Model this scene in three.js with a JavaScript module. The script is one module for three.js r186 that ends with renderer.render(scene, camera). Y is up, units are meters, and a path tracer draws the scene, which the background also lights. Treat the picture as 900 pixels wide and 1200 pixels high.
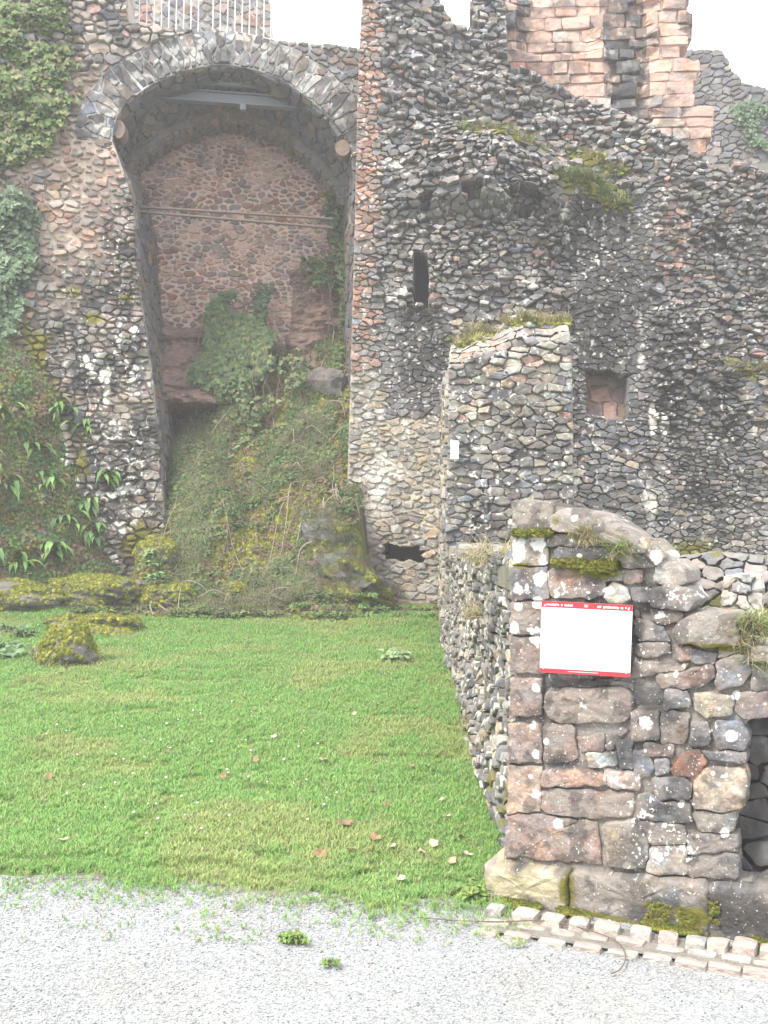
import * as THREE from 'three';
import { mergeGeometries } from 'three/addons/utils/BufferGeometryUtils.js';

// ---------------------------------------------------------------- camera, sky, sun, exposure
const scene = new THREE.Scene();
const FOCAL = 1150, PW = 900, PH = 1200;                         // photograph pixels
const camera = new THREE.PerspectiveCamera(2 * Math.atan(PH / 2 / FOCAL) * 180 / Math.PI, PW / PH, 0.1, 400);
camera.position.set(0, 1.6, 0);
camera.rotation.order = 'YXZ';
camera.rotation.x = 2.0 * Math.PI / 180;
camera.rotation.z = 0.8 * Math.PI / 180;
camera.updateMatrixWorld(true);

const SUN = new THREE.Vector3(-0.5, 0.78, 0.42).normalize();
{ // bright overcast sky: white cloud, brighter overhead and round the veiled sun
  const w = 256, h = 128, d = new Float32Array(w * h * 4), v = new THREE.Vector3();
  for (let j = 0; j < h; j++) for (let i = 0; i < w; i++) {
    const th = (i / w - 0.5) * 2 * Math.PI, ph = ((j + 0.5) / h - 0.5) * Math.PI;
    v.set(Math.cos(ph) * Math.cos(th), Math.sin(ph), Math.cos(ph) * Math.sin(th));
    const up = Math.max(0, v.y), s = Math.max(0, v.dot(SUN));
    let L = 0.66 * (1 + 1.1 * up) / 1.6 + 0.55 * Math.pow(s, 5);
    L *= 1 + 0.05 * Math.sin(v.x * 5 + Math.sin(v.z * 4)) * Math.cos(v.z * 5 + v.x * 3);
    if (v.y < 0) L *= 0.75;
    d.set([L * 1.0, L * 1.0, L * 1.03, 1], (j * w + i) * 4);
  }
  const sky = new THREE.DataTexture(d, w, h, THREE.RGBAFormat, THREE.FloatType);
  sky.mapping = THREE.EquirectangularReflectionMapping; sky.magFilter = THREE.LinearFilter; sky.needsUpdate = true;
  scene.background = sky; scene.environment = sky;
}
const sun = new THREE.DirectionalLight(0xfff3e2, 1.5);
sun.position.copy(SUN).multiplyScalar(40).add(new THREE.Vector3(0, 0, -10));
sun.target.position.set(0, 2, -10); scene.add(sun, sun.target);
sun.castShadow = true; sun.shadow.radius = 20; sun.shadow.mapSize.set(2048, 2048);
Object.assign(sun.shadow.camera, { left: -16, right: 16, top: 16, bottom: -16, near: 1, far: 90 });
const renderer = new THREE.WebGLRenderer({ antialias: true });
renderer.toneMapping = THREE.LinearToneMapping;
renderer.toneMappingExposure = 3.2;
renderer.shadowMap.enabled = true;
scene.fog = new THREE.FogExp2(0xeef0f2, 0.006);

// ---------------------------------------------------------------- small helpers
const V3 = (x, y, z) => new THREE.Vector3(x, y, z);
function rngOf(a) { return () => { a |= 0; a = a + 0x6D2B79F5 | 0; let t = Math.imul(a ^ a >>> 15, 1 | a); t = t + Math.imul(t ^ t >>> 7, 61 | t) ^ t; return ((t ^ t >>> 14) >>> 0) / 4294967296; }; }
const TAB = (() => { const r = rngOf(77), t = new Float32Array(65536); for (let i = 0; i < 65536; i++) t[i] = r(); return t; })();
function vn(x, y) {
  const xi = Math.floor(x), yi = Math.floor(y); let fx = x - xi, fy = y - yi; fx = fx * fx * (3 - 2 * fx); fy = fy * fy * (3 - 2 * fy);
  const a = (yi & 255) << 8, b = ((yi + 1) & 255) << 8, c = xi & 255, d = (xi + 1) & 255;
  const p = TAB[a | c], q = TAB[a | d], r = TAB[b | c], s = TAB[b | d];
  return p + (q - p) * fx + (r - p) * fy + (p - q - r + s) * fx * fy;
}
function fbm(x, y, o = 4) { let s = 0, a = 0.5, n = 0; for (let i = 0; i < o; i++) { s += a * vn(x, y); n += a; x = x * 2.03 + 17.3; y = y * 2.03 + 9.1; a *= 0.5; } return s / n; }
const clamp = (x, a = 0, b = 1) => x < a ? a : x > b ? b : x;
const ss = (a, b, x) => { const t = clamp((x - a) / (b - a)); return t * t * (3 - 2 * t); };
const lerp = (a, b, t) => a + (b - a) * t;
const taken = {};
function numbered(n) { const k = taken[n] = (taken[n] ?? -1) + 1; return k ? n + '_' + String(k).padStart(3, '0') : n; }
function put(o, label, category, group, kind) {                     // a top-level object
  o.name = numbered(o.name); o.userData.label = label; if (category) o.userData.category = category;
  if (group) o.userData.group = group; if (kind) o.userData.kind = kind; scene.add(o); return o;
}
function thing(name, label, category, pos, group) { const g = new THREE.Group(); g.name = name; if (pos) g.position.copy(pos); return put(g, label, category, group); }
function part(parent, name, geo, mat, kind) {
  const m = new THREE.Mesh(geo, mat); m.name = name; m.castShadow = m.receiveShadow = true;
  if (parent.position.lengthSq() > 0) geo.translate(-parent.position.x, -parent.position.y, -parent.position.z);
  if (kind) m.userData.kind = kind; parent.add(m); return m;
}
function ray(px, py) { return V3((px - PW / 2) / FOCAL, (PH / 2 - py) / FOCAL, -1).applyQuaternion(camera.quaternion); }
function atDepth(px, py, d) { const r = ray(px, py); return r.multiplyScalar(d / -r.z).add(camera.position); }
function toPx(p) { const q = p.clone().sub(camera.position).applyQuaternion(camera.quaternion.clone().invert()); return [PW / 2 + FOCAL * q.x / -q.z, PH / 2 - FOCAL * q.y / -q.z, -q.z]; }
const quick = (f) => { const M = new Map(); return (u, v) => { const k = Math.floor(u * 20) * 4001 + Math.floor(v * 20); let r = M.get(k); if (!r) M.set(k, r = f((Math.floor(u * 20) + 0.5) / 20, (Math.floor(v * 20) + 0.5) / 20)); return r; }; };
function inPoly(x, y, P) { let c = false; for (let i = 0, j = P.length - 1; i < P.length; j = i++) { const a = P[i], b = P[j]; if ((a[1] > y) !== (b[1] > y) && x < (b[0] - a[0]) * (y - a[1]) / (b[1] - a[1]) + a[0]) c = !c; } return c; }
function area(P) { let s = 0; for (let i = 0, j = P.length - 1; i < P.length; j = i++) s += P[j][0] * P[i][1] - P[i][0] * P[j][1]; return s / 2; }
const polyline = (pts) => (x) => { if (x <= pts[0][0]) return pts[0][1]; for (let i = 1; i < pts.length; i++) if (x <= pts[i][0]) return lerp(pts[i - 1][1], pts[i][1], (x - pts[i - 1][0]) / (pts[i][0] - pts[i - 1][0])); return pts[pts.length - 1][1]; };

// a wall plane through two plan points (pixel column at eye level, distance); u metres along it, v height above y = 0, h out of the face
function wallPlane(pxL, dL, pxR, dR, off = () => 0) {
  const A = atDepth(pxL, 640, dL), B = atDepth(pxR, 640, dR); A.y = B.y = 0;
  const e = B.clone().sub(A), L = e.length(); e.divideScalar(L);
  const n = V3(-e.z, 0, e.x); if (n.dot(camera.position.clone().setY(0).sub(A)) < 0) n.negate();
  const W = { A, e, n, L, off };
  W.uv = (px, py) => { const r = ray(px, py), t = n.dot(A.clone().sub(camera.position)) / n.dot(r); const p = r.multiplyScalar(t).add(camera.position).sub(A); return [p.dot(e), p.y]; };
  W.P = (u, v, h = 0) => { const o = h + W.off(u, v); return V3(A.x + e.x * u + n.x * o, v, A.z + e.z * u + n.z * o); };
  W.poly = (list) => list.map(p => W.uv(p[0], p[1]));
  return W;
}

// ---------------------------------------------------------------- textures of surface grain
const enc = (x) => { x = clamp(x); return 255 * (x <= 0.0031308 ? 12.92 * x : 1.055 * Math.pow(x, 1 / 2.4) - 0.055); };
function dataTex(w, h, fn, srgb) {
  const d = new Uint8Array(w * h * 4), c = [0, 0, 0];
  for (let j = 0; j < h; j++) for (let i = 0; i < w; i++) { fn(i, j, c); const k = (j * w + i) * 4; for (let q = 0; q < 3; q++) d[k + q] = srgb ? enc(c[q]) : 255 * clamp(c[q]); d[k + 3] = 255; }
  const t = new THREE.DataTexture(d, w, h, THREE.RGBAFormat); t.magFilter = THREE.LinearFilter; t.minFilter = THREE.LinearMipmapLinearFilter;
  t.wrapS = t.wrapT = THREE.RepeatWrapping; if (srgb) t.colorSpace = THREE.SRGBColorSpace; t.needsUpdate = true; return t;
}
const wrapN = (x, y, p, o) => { let s = 0, a = 0.5, n = 0, f = 1; for (let i = 0; i < o; i++) { // tileable
  const P = p * f, X = x * P, Y = y * P, xi = Math.floor(X), yi = Math.floor(Y); let fx = X - xi, fy = Y - yi; fx = fx * fx * (3 - 2 * fx); fy = fy * fy * (3 - 2 * fy);
  const g = (u, v) => TAB[((((v % P) + P) % P + i * 31) & 255) << 8 | (((u % P) + P) % P + i * 57) & 255];
  s += a * lerp(lerp(g(xi, yi), g(xi + 1, yi), fx), lerp(g(xi, yi + 1), g(xi + 1, yi + 1), fx), fy); n += a; a *= 0.55; f *= 2; } return s / n; };
const rockBump = dataTex(512, 512, (i, j, c) => { const x = i / 512, y = j / 512; const a = wrapN(x, y, 6, 6), r = 1 - Math.abs(2 * wrapN(x + 0.3, y, 5, 5) - 1); c[0] = c[1] = c[2] = 0.65 * a + 0.35 * r; });
const bumpOf = (ru, rv) => { const t = rockBump.clone(); t.repeat.set(ru, rv); t.needsUpdate = true; return t; };

// ---------------------------------------------------------------- masonry
// variable-radius scatter in a polygon; k squeezes heights so that stones come out wider than tall
function scatter(poly, holes, rng, radius, k, tries = 24) {
  let x0 = 1e9, x1 = -1e9, y0 = 1e9, y1 = -1e9; for (const p of poly) { x0 = Math.min(x0, p[0]); x1 = Math.max(x1, p[0]); y0 = Math.min(y0, p[1]); y1 = Math.max(y1, p[1]); }
  const pts = [], G = new Map(), cs = 0.3, key = (a, b) => a * 5003 + b;
  const n = Math.ceil((x1 - x0) * (y1 - y0) * k / 0.01 * tries / 10);
  for (let t = 0; t < n; t++) {
    const u = lerp(x0, x1, rng()), v = lerp(y0, y1, rng()); if (!inPoly(u, v, poly)) continue;
    if (holes.some(h => inPoly(u, v, h))) continue;
    const r = radius(u, v) * (0.44 + 1.2 * Math.pow(rng(), 2)), X = u, Y = v * k, gx = Math.floor(X / cs), gy = Math.floor(Y / cs), R = Math.ceil(r * 1.5 / cs);
    let ok = true;
    for (let a = gx - R; a <= gx + R && ok; a++) for (let b = gy - R; b <= gy + R && ok; b++) { const L = G.get(key(a, b)); if (L) for (const q of L) { const m = (r + q[2]) * 0.5; if ((q[0] - X) ** 2 + (q[1] - Y) ** 2 < m * m) { ok = false; break; } } }
    if (!ok) continue;
    const q = [X, Y, r]; pts.push(q); const kk = key(gx, gy); (G.get(kk) ?? (G.set(kk, []), G.get(kk))).push(q);
  }
  return pts;
}
function rowsScatter(poly, holes, rng, w, hgt, k, jit = 0.18) {
  let x0 = 1e9, x1 = -1e9, y0 = 1e9, y1 = -1e9; for (const p of poly) { x0 = Math.min(x0, p[0]); x1 = Math.max(x1, p[0]); y0 = Math.min(y0, p[1]); y1 = Math.max(y1, p[1]); }
  const pts = [];
  for (let v = y0; v < y1;) { const h = hgt * (0.7 + 0.6 * rng()); let u = x0 - rng() * w; while (u < x1 + w) { const ww = w * (0.6 + 0.8 * rng()); const x = u + ww / 2, y = v + h / 2 + (rng() - 0.5) * h * jit; if (inPoly(x, y, poly) && !holes.some(q => inPoly(x, y, q))) pts.push([x, y * k, Math.max(ww, h * k)]); u += ww; } v += h; }
  return pts;
}
function rects(poly, rng, [w, hgt]) {                     // squared blocks in courses
  const b = boxOf(poly, 0), cells = [];
  for (let v = b[1]; v < b[1] + b[3];) { const h = hgt * (0.75 + 0.5 * rng()); for (let u = b[0] - rng() * w; u < b[0] + b[2];) { const ww = w * (0.55 + 0.9 * rng()), c = [u + ww / 2, v + h / 2]; if (inPoly(c[0], c[1], poly)) cells.push({ c, P: [[u, v], [u + ww, v], [u + ww, v + h], [u, v + h]].map(p => [...p, -1]) }); u += ww; } v += h; }
  return cells;
}
function voronoi(pts, poly, holes, k) {
  const all = pts.map(p => [p[0], p[1], p[2], 0]), sc = (P) => P.map(p => [p[0], p[1] * k]);
  const rings = [poly, ...holes].map(sc), main = sc(poly), hs = holes.map(sc);
  const inside = (x, y) => inPoly(x, y, main) && !hs.some(h => inPoly(x, y, h));
  for (const p of pts) for (const R of rings) for (let i = 0, j = R.length - 1; i < R.length; j = i++) {
    const a = R[j], b = R[i], dx = b[0] - a[0], dy = b[1] - a[1], L2 = dx * dx + dy * dy, L = Math.sqrt(L2); if (L < 1e-6) continue;
    const t = ((p[0] - a[0]) * dx + (p[1] - a[1]) * dy) / L2, tol = p[2] * 1.1 / L; if (t < -tol || t > 1 + tol) continue;
    const qx = a[0] + dx * t, qy = a[1] + dy * t, d = Math.hypot(qx - p[0], qy - p[1]); if (d > p[2] * 2.4) continue;
    const gx = 2 * qx - p[0], gy = 2 * qy - p[1]; if (!inside(gx, gy)) all.push([gx, gy, p[2], 1]);
  }
  const cs = 0.45, G = new Map(), key = (a, b) => a * 5003 + b;
  all.forEach((p, i) => { const kk = key(Math.floor(p[0] / cs), Math.floor(p[1] / cs)); (G.get(kk) ?? (G.set(kk, []), G.get(kk))).push(i); });
  const cells = [];
  for (let i = 0; i < pts.length; i++) {
    const [x, y, r] = all[i], B = Math.max(0.3, r * 2.2);
    let P = [[x - B, y - B, -1], [x + B, y - B, -1], [x + B, y + B, -1], [x - B, y + B, -1]];     // third entry: what lies beyond the edge that starts here
    const near = [], gx = Math.floor(x / cs), gy = Math.floor(y / cs), R = Math.ceil(2 * B / cs);
    for (let a = gx - R; a <= gx + R; a++) for (let b = gy - R; b <= gy + R; b++) { const L = G.get(key(a, b)); if (L) for (const j of L) if (j !== i) near.push([(all[j][0] - x) ** 2 + (all[j][1] - y) ** 2, j]); }
    near.sort((a, b) => a[0] - b[0]);
    for (const [d2, j] of near) {
      let far = 0; for (const q of P) far = Math.max(far, (q[0] - x) ** 2 + (q[1] - y) ** 2); if (d2 > 4 * far) break;
      const q = all[j], nx = q[0] - x, ny = q[1] - y, c = nx * (q[0] + x) / 2 + ny * (q[1] + y) / 2; P = clip(P, nx, ny, c, q[3] ? -1 : j); if (P.length < 3) break;
    }
    if (P.length >= 3) cells.push({ P: P.map(q => [q[0], q[1] / k, q[2]]), c: [x, y / k] });
  }
  return cells;
}
function clip(P, nx, ny, c, tag) {            // keep nx x + ny y <= c
  const out = [], n = P.length;
  for (let i = 0; i < n; i++) { const a = P[i], b = P[(i + 1) % n], da = nx * a[0] + ny * a[1] - c, db = nx * b[0] + ny * b[1] - c;
    if (da <= 0) out.push(a);
    if ((da < 0 && db > 0) || (da > 0 && db < 0)) { const t = da / (da - db), x = a[0] + (b[0] - a[0]) * t, y = a[1] + (b[1] - a[1]) * t; out.push(da < 0 ? [x, y, tag] : [x, y, a[2]]); } }
  return out;
}
function inset(P, g) { let Q = P; const n = P.length; for (let i = 0; i < n; i++) { const a = P[i], b = P[(i + 1) % n], dx = b[0] - a[0], dy = b[1] - a[1], L = Math.hypot(dx, dy); if (L < 1e-5) continue; const nx = dy / L, ny = -dx / L; Q = clip(Q, nx, ny, nx * a[0] + ny * a[1] - g, 0); if (Q.length < 3) return null; } return Q; }
function chaikin(P, t) { const o = []; const n = P.length; for (let i = 0; i < n; i++) { const a = P[i], b = P[(i + 1) % n]; o.push([lerp(a[0], b[0], t), lerp(a[1], b[1], t)], [lerp(a[0], b[0], 1 - t), lerp(a[1], b[1], 1 - t)]); } return o; }
function tidy(P, e) { const o = []; for (const p of P) { const q = o[o.length - 1]; if (!q || Math.hypot(p[0] - q[0], p[1] - q[1]) > e) o.push(p); } if (o.length > 3 && Math.hypot(o[0][0] - o[o.length - 1][0], o[0][1] - o[o.length - 1][1]) < e) o.pop(); return o; }

// one stone: outline in wall metres -> a solid block standing proud of the face
function stoneGeo(P, o, W, box, rng) {
  if (area(P) < 0) P = P.slice().reverse();
  let cx = 0, cy = 0; for (const p of P) { cx += p[0]; cy += p[1]; } cx /= P.length; cy /= P.length;
  let rim = P;
  if (o.fine) { rim = []; const n = P.length; for (let i = 0; i < n; i++) { const a = P[i], b = P[(i + 1) % n], L = Math.hypot(b[0] - a[0], b[1] - a[1]), m = Math.max(1, Math.round(L / o.fine)); for (let q = 0; q < m; q++) rim.push([lerp(a[0], b[0], q / m), lerp(a[1], b[1], q / m)]); }
    rim = rim.map(p => [p[0] + (fbm(p[0] * 22 + 5, p[1] * 22, 3) - 0.5) * o.wob, p[1] + (fbm(p[0] * 22 + 40, p[1] * 22 + 9, 3) - 0.5) * o.wob]); }
  const N = rim.length, size = Math.sqrt(Math.abs(area(P))), tx = (rng() - 0.5) * o.tilt, ty = (rng() - 0.5) * o.tilt, back = o.back ?? -0.06, sx = rng() * 50, sy = rng() * 50;
  const prof = o.fine ? [[1, back], [1, 0.3], [0.985, 0.8], [0.94, 1.0], [0.64, 1.03], [0.32, 1.04]] : [[1, back], [0.985, 0.86], [0.88, 1.0]];
  const pos = [], uv = [], nf = (o.fine ? 3.2 : 1.6) / size, amp = o.rough * size;
  const push = (u, v, h, a = u, b = v) => { const p = W.P(u, v, h); pos.push(p.x, p.y, p.z); uv.push((a - box[0]) / box[2], (b - box[1]) / box[3]); };
  prof.forEach(([s, q], ri) => { for (const p of rim) { const u = cx + (p[0] - cx) * s, v = cy + (p[1] - cy) * s;
    let h = ri === 0 ? back : o.prot * q + (ri > 0 ? (tx * (u - cx) + ty * (v - cy)) : 0) + (ri === 1 ? (rng() - 0.5) * (o.lip ?? 0.012) : 0) + (ri > 1 ? (fbm(u * nf + sx, v * nf + sy, 3) - 0.5) * amp + (o.fine ? (fbm(u * 26 + sx, v * 26, 4) - 0.5) * 0.022 : 0) : 0);
    if (ri === 1 && h < back + 0.01) h = back + 0.01; if (ri === 0) { const z = back < -0.2 ? 0.2 : 0.7; push(u, v, h, cx + (u - cx) * z, cy + (v - cy) * z); } else push(u, v, h); } });
  push(cx, cy, o.prot * 1.06 + (fbm(cx * nf + sx, cy * nf + sy, 3) - 0.5) * amp);
  const idx = [], R = prof.length; for (let r = 0; r < R - 1; r++) for (let i = 0; i < N; i++) { const a = r * N + i, b = r * N + (i + 1) % N, c = a + N, d = b + N; W.flip ? idx.push(a, d, b, a, c, d) : idx.push(a, b, d, a, d, c); }
  for (let i = 0; i < N; i++) { const a = (R - 1) * N + i, b = (R - 1) * N + (i + 1) % N; W.flip ? idx.push(b, a, R * N) : idx.push(a, b, R * N); }
  let g = new THREE.BufferGeometry(); g.setAttribute('position', new THREE.Float32BufferAttribute(pos, 3)); g.setAttribute('uv', new THREE.Float32BufferAttribute(uv, 2)); g.setIndex(idx);
  if (!o.fine) g = g.toNonIndexed(); g.computeVertexNormals(); return g;
}
// the colour map of one wall: mortar, stones, then stains, some painted shade, lime, lichen and moss where the photograph has them
function paint(box, res, mortar, stones, layers, gr = 1) {
  const w = Math.min(2048, Math.ceil(box[2] / res)), h = Math.min(2048, Math.ceil(box[3] / res)), C = new Float32Array(w * h * 3), sid = new Int16Array(w * h).fill(-1);
  for (let j = 0, k = 0; j < h; j++) for (let i = 0; i < w; i++, k += 3) { const u = box[0] + (i + 0.5) / w * box[2], v = box[1] + (j + 0.5) / h * box[3], f = 0.45 + 0.7 * fbm(u * 7 * gr, v * 7 * gr, 4) + 0.4 * fbm(u * 31 * gr, v * 31 * gr, 3); const m = typeof mortar === 'function' ? mortar(u, v) : mortar; C[k] = m[0] * f; C[k + 1] = m[1] * f; C[k + 2] = m[2] * f; }
  stones.forEach((s, si) => { let x0 = 1e9, x1 = -1e9, y0 = 1e9, y1 = -1e9; for (const p of s.P) { x0 = Math.min(x0, p[0]); x1 = Math.max(x1, p[0]); y0 = Math.min(y0, p[1]); y1 = Math.max(y1, p[1]); }
    const i0 = Math.max(0, Math.floor((x0 - box[0]) / box[2] * w)), i1 = Math.min(w - 1, Math.ceil((x1 - box[0]) / box[2] * w)), j0 = Math.max(0, Math.floor((y0 - box[1]) / box[3] * h)), j1 = Math.min(h - 1, Math.ceil((y1 - box[1]) / box[3] * h));
    for (let j = j0; j <= j1; j++) for (let i = i0; i <= i1; i++) { const u = box[0] + (i + 0.5) / w * box[2], v = box[1] + (j + 0.5) / h * box[3]; if (!inPoly(u, v, s.P)) continue;
      const k = (j * w + i) * 3, f = 0.22 + 0.95 * fbm(u * 9 * gr + si * 3.1, v * 11 * gr + si * 1.7, 4) + 0.6 * fbm(u * 38 * gr + si, v * 44 * gr, 3), q = (fbm(u * 5 * gr + si * 7, v * 5 * gr, 2) - 0.5) * 0.4; C[k] = s.col[0] * f * (1 + q); C[k + 1] = s.col[1] * f; C[k + 2] = s.col[2] * f * (1 - q); } });
  for (let j = 0, k = 0; j < h; j++) for (let i = 0; i < w; i++, k += 3) { const u = box[0] + (i + 0.5) / w * box[2], v = box[1] + (j + 0.5) / h * box[3];
    { const g = (C[k] * 0.35 + C[k + 1] * 0.4 + C[k + 2] * 0.25), w = 0.3 * ss(0.42, 0.62, fbm(u * 2.1 + 60, v * 2.1, 5)); for (let q = 0; q < 3; q++) C[k + q] = C[k + q] * (1 - w) + (0.5 * g + 0.1) * w; }
    for (const L of layers) { const a = L.mask(u, v); if (a <= 0.003) continue; const b = 1 - a; if (L.mul) { C[k] *= b + a * L.mul[0]; C[k + 1] *= b + a * L.mul[1]; C[k + 2] *= b + a * L.mul[2]; } else { C[k] = C[k] * b + L.col[0] * a; C[k + 1] = C[k + 1] * b + L.col[1] * a; C[k + 2] = C[k + 2] * b + L.col[2] * a; } } }
  const d = new Uint8Array(w * h * 4); for (let k = 0; k < w * h; k++) { d[k * 4] = enc(C[k * 3]); d[k * 4 + 1] = enc(C[k * 3 + 1]); d[k * 4 + 2] = enc(C[k * 3 + 2]); d[k * 4 + 3] = 255; }
  const t = new THREE.DataTexture(d, w, h, THREE.RGBAFormat); t.colorSpace = THREE.SRGBColorSpace; t.magFilter = THREE.LinearFilter; t.minFilter = THREE.LinearMipmapLinearFilter; t.generateMipmaps = true; t.needsUpdate = true; return t;
}
// patches of matter, and of painted shade on the low wall: ellipses [u, v, ru, rv, strength] broken up by noise
const patches = (list, fq = 3, hard = 0.25, seed = 0) => (u, v) => { let m = 0; for (const e of list) { const a = (u - e[0]) / e[2], b = (v - e[1]) / e[3], d = a * a + b * b; if (d < 2.2) m = Math.max(m, (1 - d * 0.5) * (e[4] ?? 1)); } if (m <= 0) return 0; return ss(0.5 - hard, 0.5 + hard, m * 0.75 + (fbm(u * fq + seed, v * fq * 0.8 + seed * 2, 5) - 0.5) * 1.3); };
const specks = (fq, lo, hi, where, seed = 0) => (u, v) => { const w = where ? where(u, v) : 1; if (w <= 0) return 0; return ss(lo, hi, fbm(u * fq + seed, v * fq + seed * 1.3, 4) - (1 - w) * 0.2); };
const W2 = (W, list) => list.map(([px, py, rx, ry, s]) => { const c = W.uv(px, py), a = W.uv(px + rx, py), b = W.uv(px, py - ry); return [c[0], c[1], Math.abs(a[0] - c[0]), Math.abs(b[1] - c[1]), s]; });

function boxOf(P, m = 0.05) { let x0 = 1e9, x1 = -1e9, y0 = 1e9, y1 = -1e9; for (const p of P) { x0 = Math.min(x0, p[0]); x1 = Math.max(x1, p[0]); y0 = Math.min(y0, p[1]); y1 = Math.max(y1, p[1]); } return [x0 - m, y0 - m, x1 - x0 + 2 * m, y1 - y0 + 2 * m]; }
const stoneBudget = new Map();
// lays a whole face of stones on W: single stones up to the budget of the thing, the small rest joined
function masonry(T, W, o) {
  const rng = rngOf(o.seed), holes = o.holes ?? [], k = o.k ?? 1.5, box = boxOf(o.poly, 0.15);
  const pts = o.rect ? [] : o.rows ? rowsScatter(o.poly, holes, rng, o.rows[0], o.rows[1], k, o.rows[2]) : scatter(o.poly, holes, rng, o.radius, k);
  const cells = o.rect ? rects(o.poly, rng, o.rect) : voronoi(pts, o.poly, holes, k), stones = [], gapF = typeof o.gap === 'function' ? o.gap : () => o.gap;
  for (const c of cells) { let P = inset(c.P, gapF(c.c[0], c.c[1]) * (0.2 + 1.5 * rng())); if (!P) continue; P = tidy(P, 0.012); if (P.length < 3 || Math.abs(area(P)) < 0.0006) continue;
    const sz = Math.sqrt(Math.abs(area(P)));
    if (o.round !== 0) P = tidy(chaikin(P, o.round ?? 0.1), 0.006);
    if (o.jag !== 0) { const Q = []; for (let i = 0; i < P.length; i++) { const a = P[i], b = P[(i + 1) % P.length]; Q.push(a); if (Math.hypot(a[0] - b[0], a[1] - b[1]) > sz * 0.45) Q.push([(a[0] + b[0]) / 2, (a[1] + b[1]) / 2]); } const j = (o.jag ?? 0.2) * sz; P = Q.map(p => [p[0] + (rng() - 0.5) * j, p[1] + (rng() - 0.5) * j]); }
    const st = o.style(c.c[0], c.c[1], rng); if (!st) continue; stones.push({ P, col: st.col, st, c: c.c, a: Math.abs(area(P)) }); }
  const map = paint(box, o.res ?? 0.01, o.mortar, stones, o.layers ?? []);
  const mat = new THREE.MeshStandardMaterial({ map, roughness: o.roughness ?? 0.93, bumpMap: bumpOf(box[2] / 0.7, box[3] / 0.7), bumpScale: o.bump ?? 0.02 });
  // mortar bed: the unshrunk cells, set back, with sides and a back so that the wall is solid
  const mp = [], mu = [], dep = o.depth ?? 0.02, T0 = o.thick ?? 0.5;
  const vert = (u, v, h) => { const p = W.P(u, v, h); mp.push(p.x, p.y, p.z); mu.push((u - box[0]) / box[2], (v - box[1]) / box[3]); };
  const mh = (u, v) => -dep + (fbm(u * 6, v * 6, 3) - 0.5) * 0.03;
  const tri = (a, b, c) => { vert(...a); if (W.flip) { vert(...c); vert(...b); } else { vert(...b); vert(...c); } };
  for (const c of cells) { const P = c.P, n = P.length, ce = [c.c[0], c.c[1], mh(c.c[0], c.c[1])]; for (let i = 0; i < n; i++) { const a = P[i], b = P[(i + 1) % n], A = [a[0], a[1], mh(a[0], a[1])], B = [b[0], b[1], mh(b[0], b[1])]; tri(ce, A, B);
    const A2 = [a[0], a[1], -T0], B2 = [b[0], b[1], -T0]; tri([c.c[0], c.c[1], -T0], B2, A2); if (a[2] === -1) { tri(A, A2, B2); tri(A, B2, B); } } }
  const mg = new THREE.BufferGeometry(); mg.setAttribute('position', new THREE.Float32BufferAttribute(mp, 3)); mg.setAttribute('uv', new THREE.Float32BufferAttribute(mu, 2)); mg.computeVertexNormals();
  part(T, o.mortarName ?? 'mortar', mg, mat);
  // the stones that show largest become single parts
  for (const s of stones) { const q = toPx(W.P(s.c[0], s.c[1], 0)); s.show = q[2] > 0 && q[0] > -5 && q[0] < PW + 5 && q[1] > -5 && q[1] < PH + 5 ? s.a / (q[2] * q[2]) * (o.facing ?? 1) : 0; if (o.hidden && o.hidden(q[0], q[1])) s.show = 0; }
  stones.sort((a, b) => b.show - a.show);
  const rest = []; let left = Math.min(o.single ?? 300, stoneBudget.get(T) ?? 300);
  for (const s of stones) { const g = stoneGeo(s.P, { prot: s.st.prot, tilt: s.st.tilt ?? 0.25, rough: s.st.rough ?? 0.12, back: -dep - 0.05, fine: o.fine, wob: o.wob ?? 0.02 }, W, box, rng);
    if (left > 0 && s.show > 0) { part(T, o.stoneName ?? 'stone', g, mat); left--; stoneBudget.set(T, (stoneBudget.get(T) ?? 300) - 1); } else rest.push(g); }
  if (rest.length) part(T, o.restName ?? 'small_stones', mergeGeometries(rest), mat, 'stuff');
  return { box, mat, stones };
}
// pointing smeared unevenly over the stones
const smear = (col, fq, lo, hi, a, seed = 0) => ({ col, mask: (u, v) => a * ss(lo, hi, fbm(u * fq + seed, v * fq * 1.25 + seed * 0.7, 5)) });
const algaeAndShade = (mask, a, seed = 0) => ({ col: [0.05, 0.049, 0.048], mask: (u, v) => { const m = mask(u, v); return m <= 0 ? 0 : a * m * ss(0.24, 0.48, fbm(u * 11 + seed, v * 8 + seed, 4)); } });   // black algal crust, grainy; on the low wall also painted cast shadow
const sizeVar = (u, v) => 0.72 + 0.62 * fbm(u * 0.9 + 13, v * 0.9 + 5, 3);
const vary = (c, rng, a = 0.25) => { const f = 1 - a + 2 * a * rng(), t = (rng() - 0.5) * 0.12; return [c[0] * f * (1 + t), c[1] * f, c[2] * f * (1 - t)]; };
const pick = (list, rng) => { let r = rng() * list.reduce((s, e) => s + e[1], 0); for (const e of list) { r -= e[1]; if (r <= 0) return e[0]; } return list[0][0]; };
// base colours
const BASALT = [0.13, 0.127, 0.136], SLATE = [0.208, 0.201, 0.207], PALE = [0.36, 0.335, 0.29], PINK = [0.36, 0.225, 0.185], RED = [0.30, 0.155, 0.115], ORANGE = [0.42, 0.22, 0.13], BUFF = [0.42, 0.35, 0.25], BROWN = [0.2, 0.16, 0.13];
const LIME = [0.78, 0.77, 0.74], ALGAE = [0.42, 0.42, 0.42], MOSS = [0.2, 0.19, 0.035];

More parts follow.
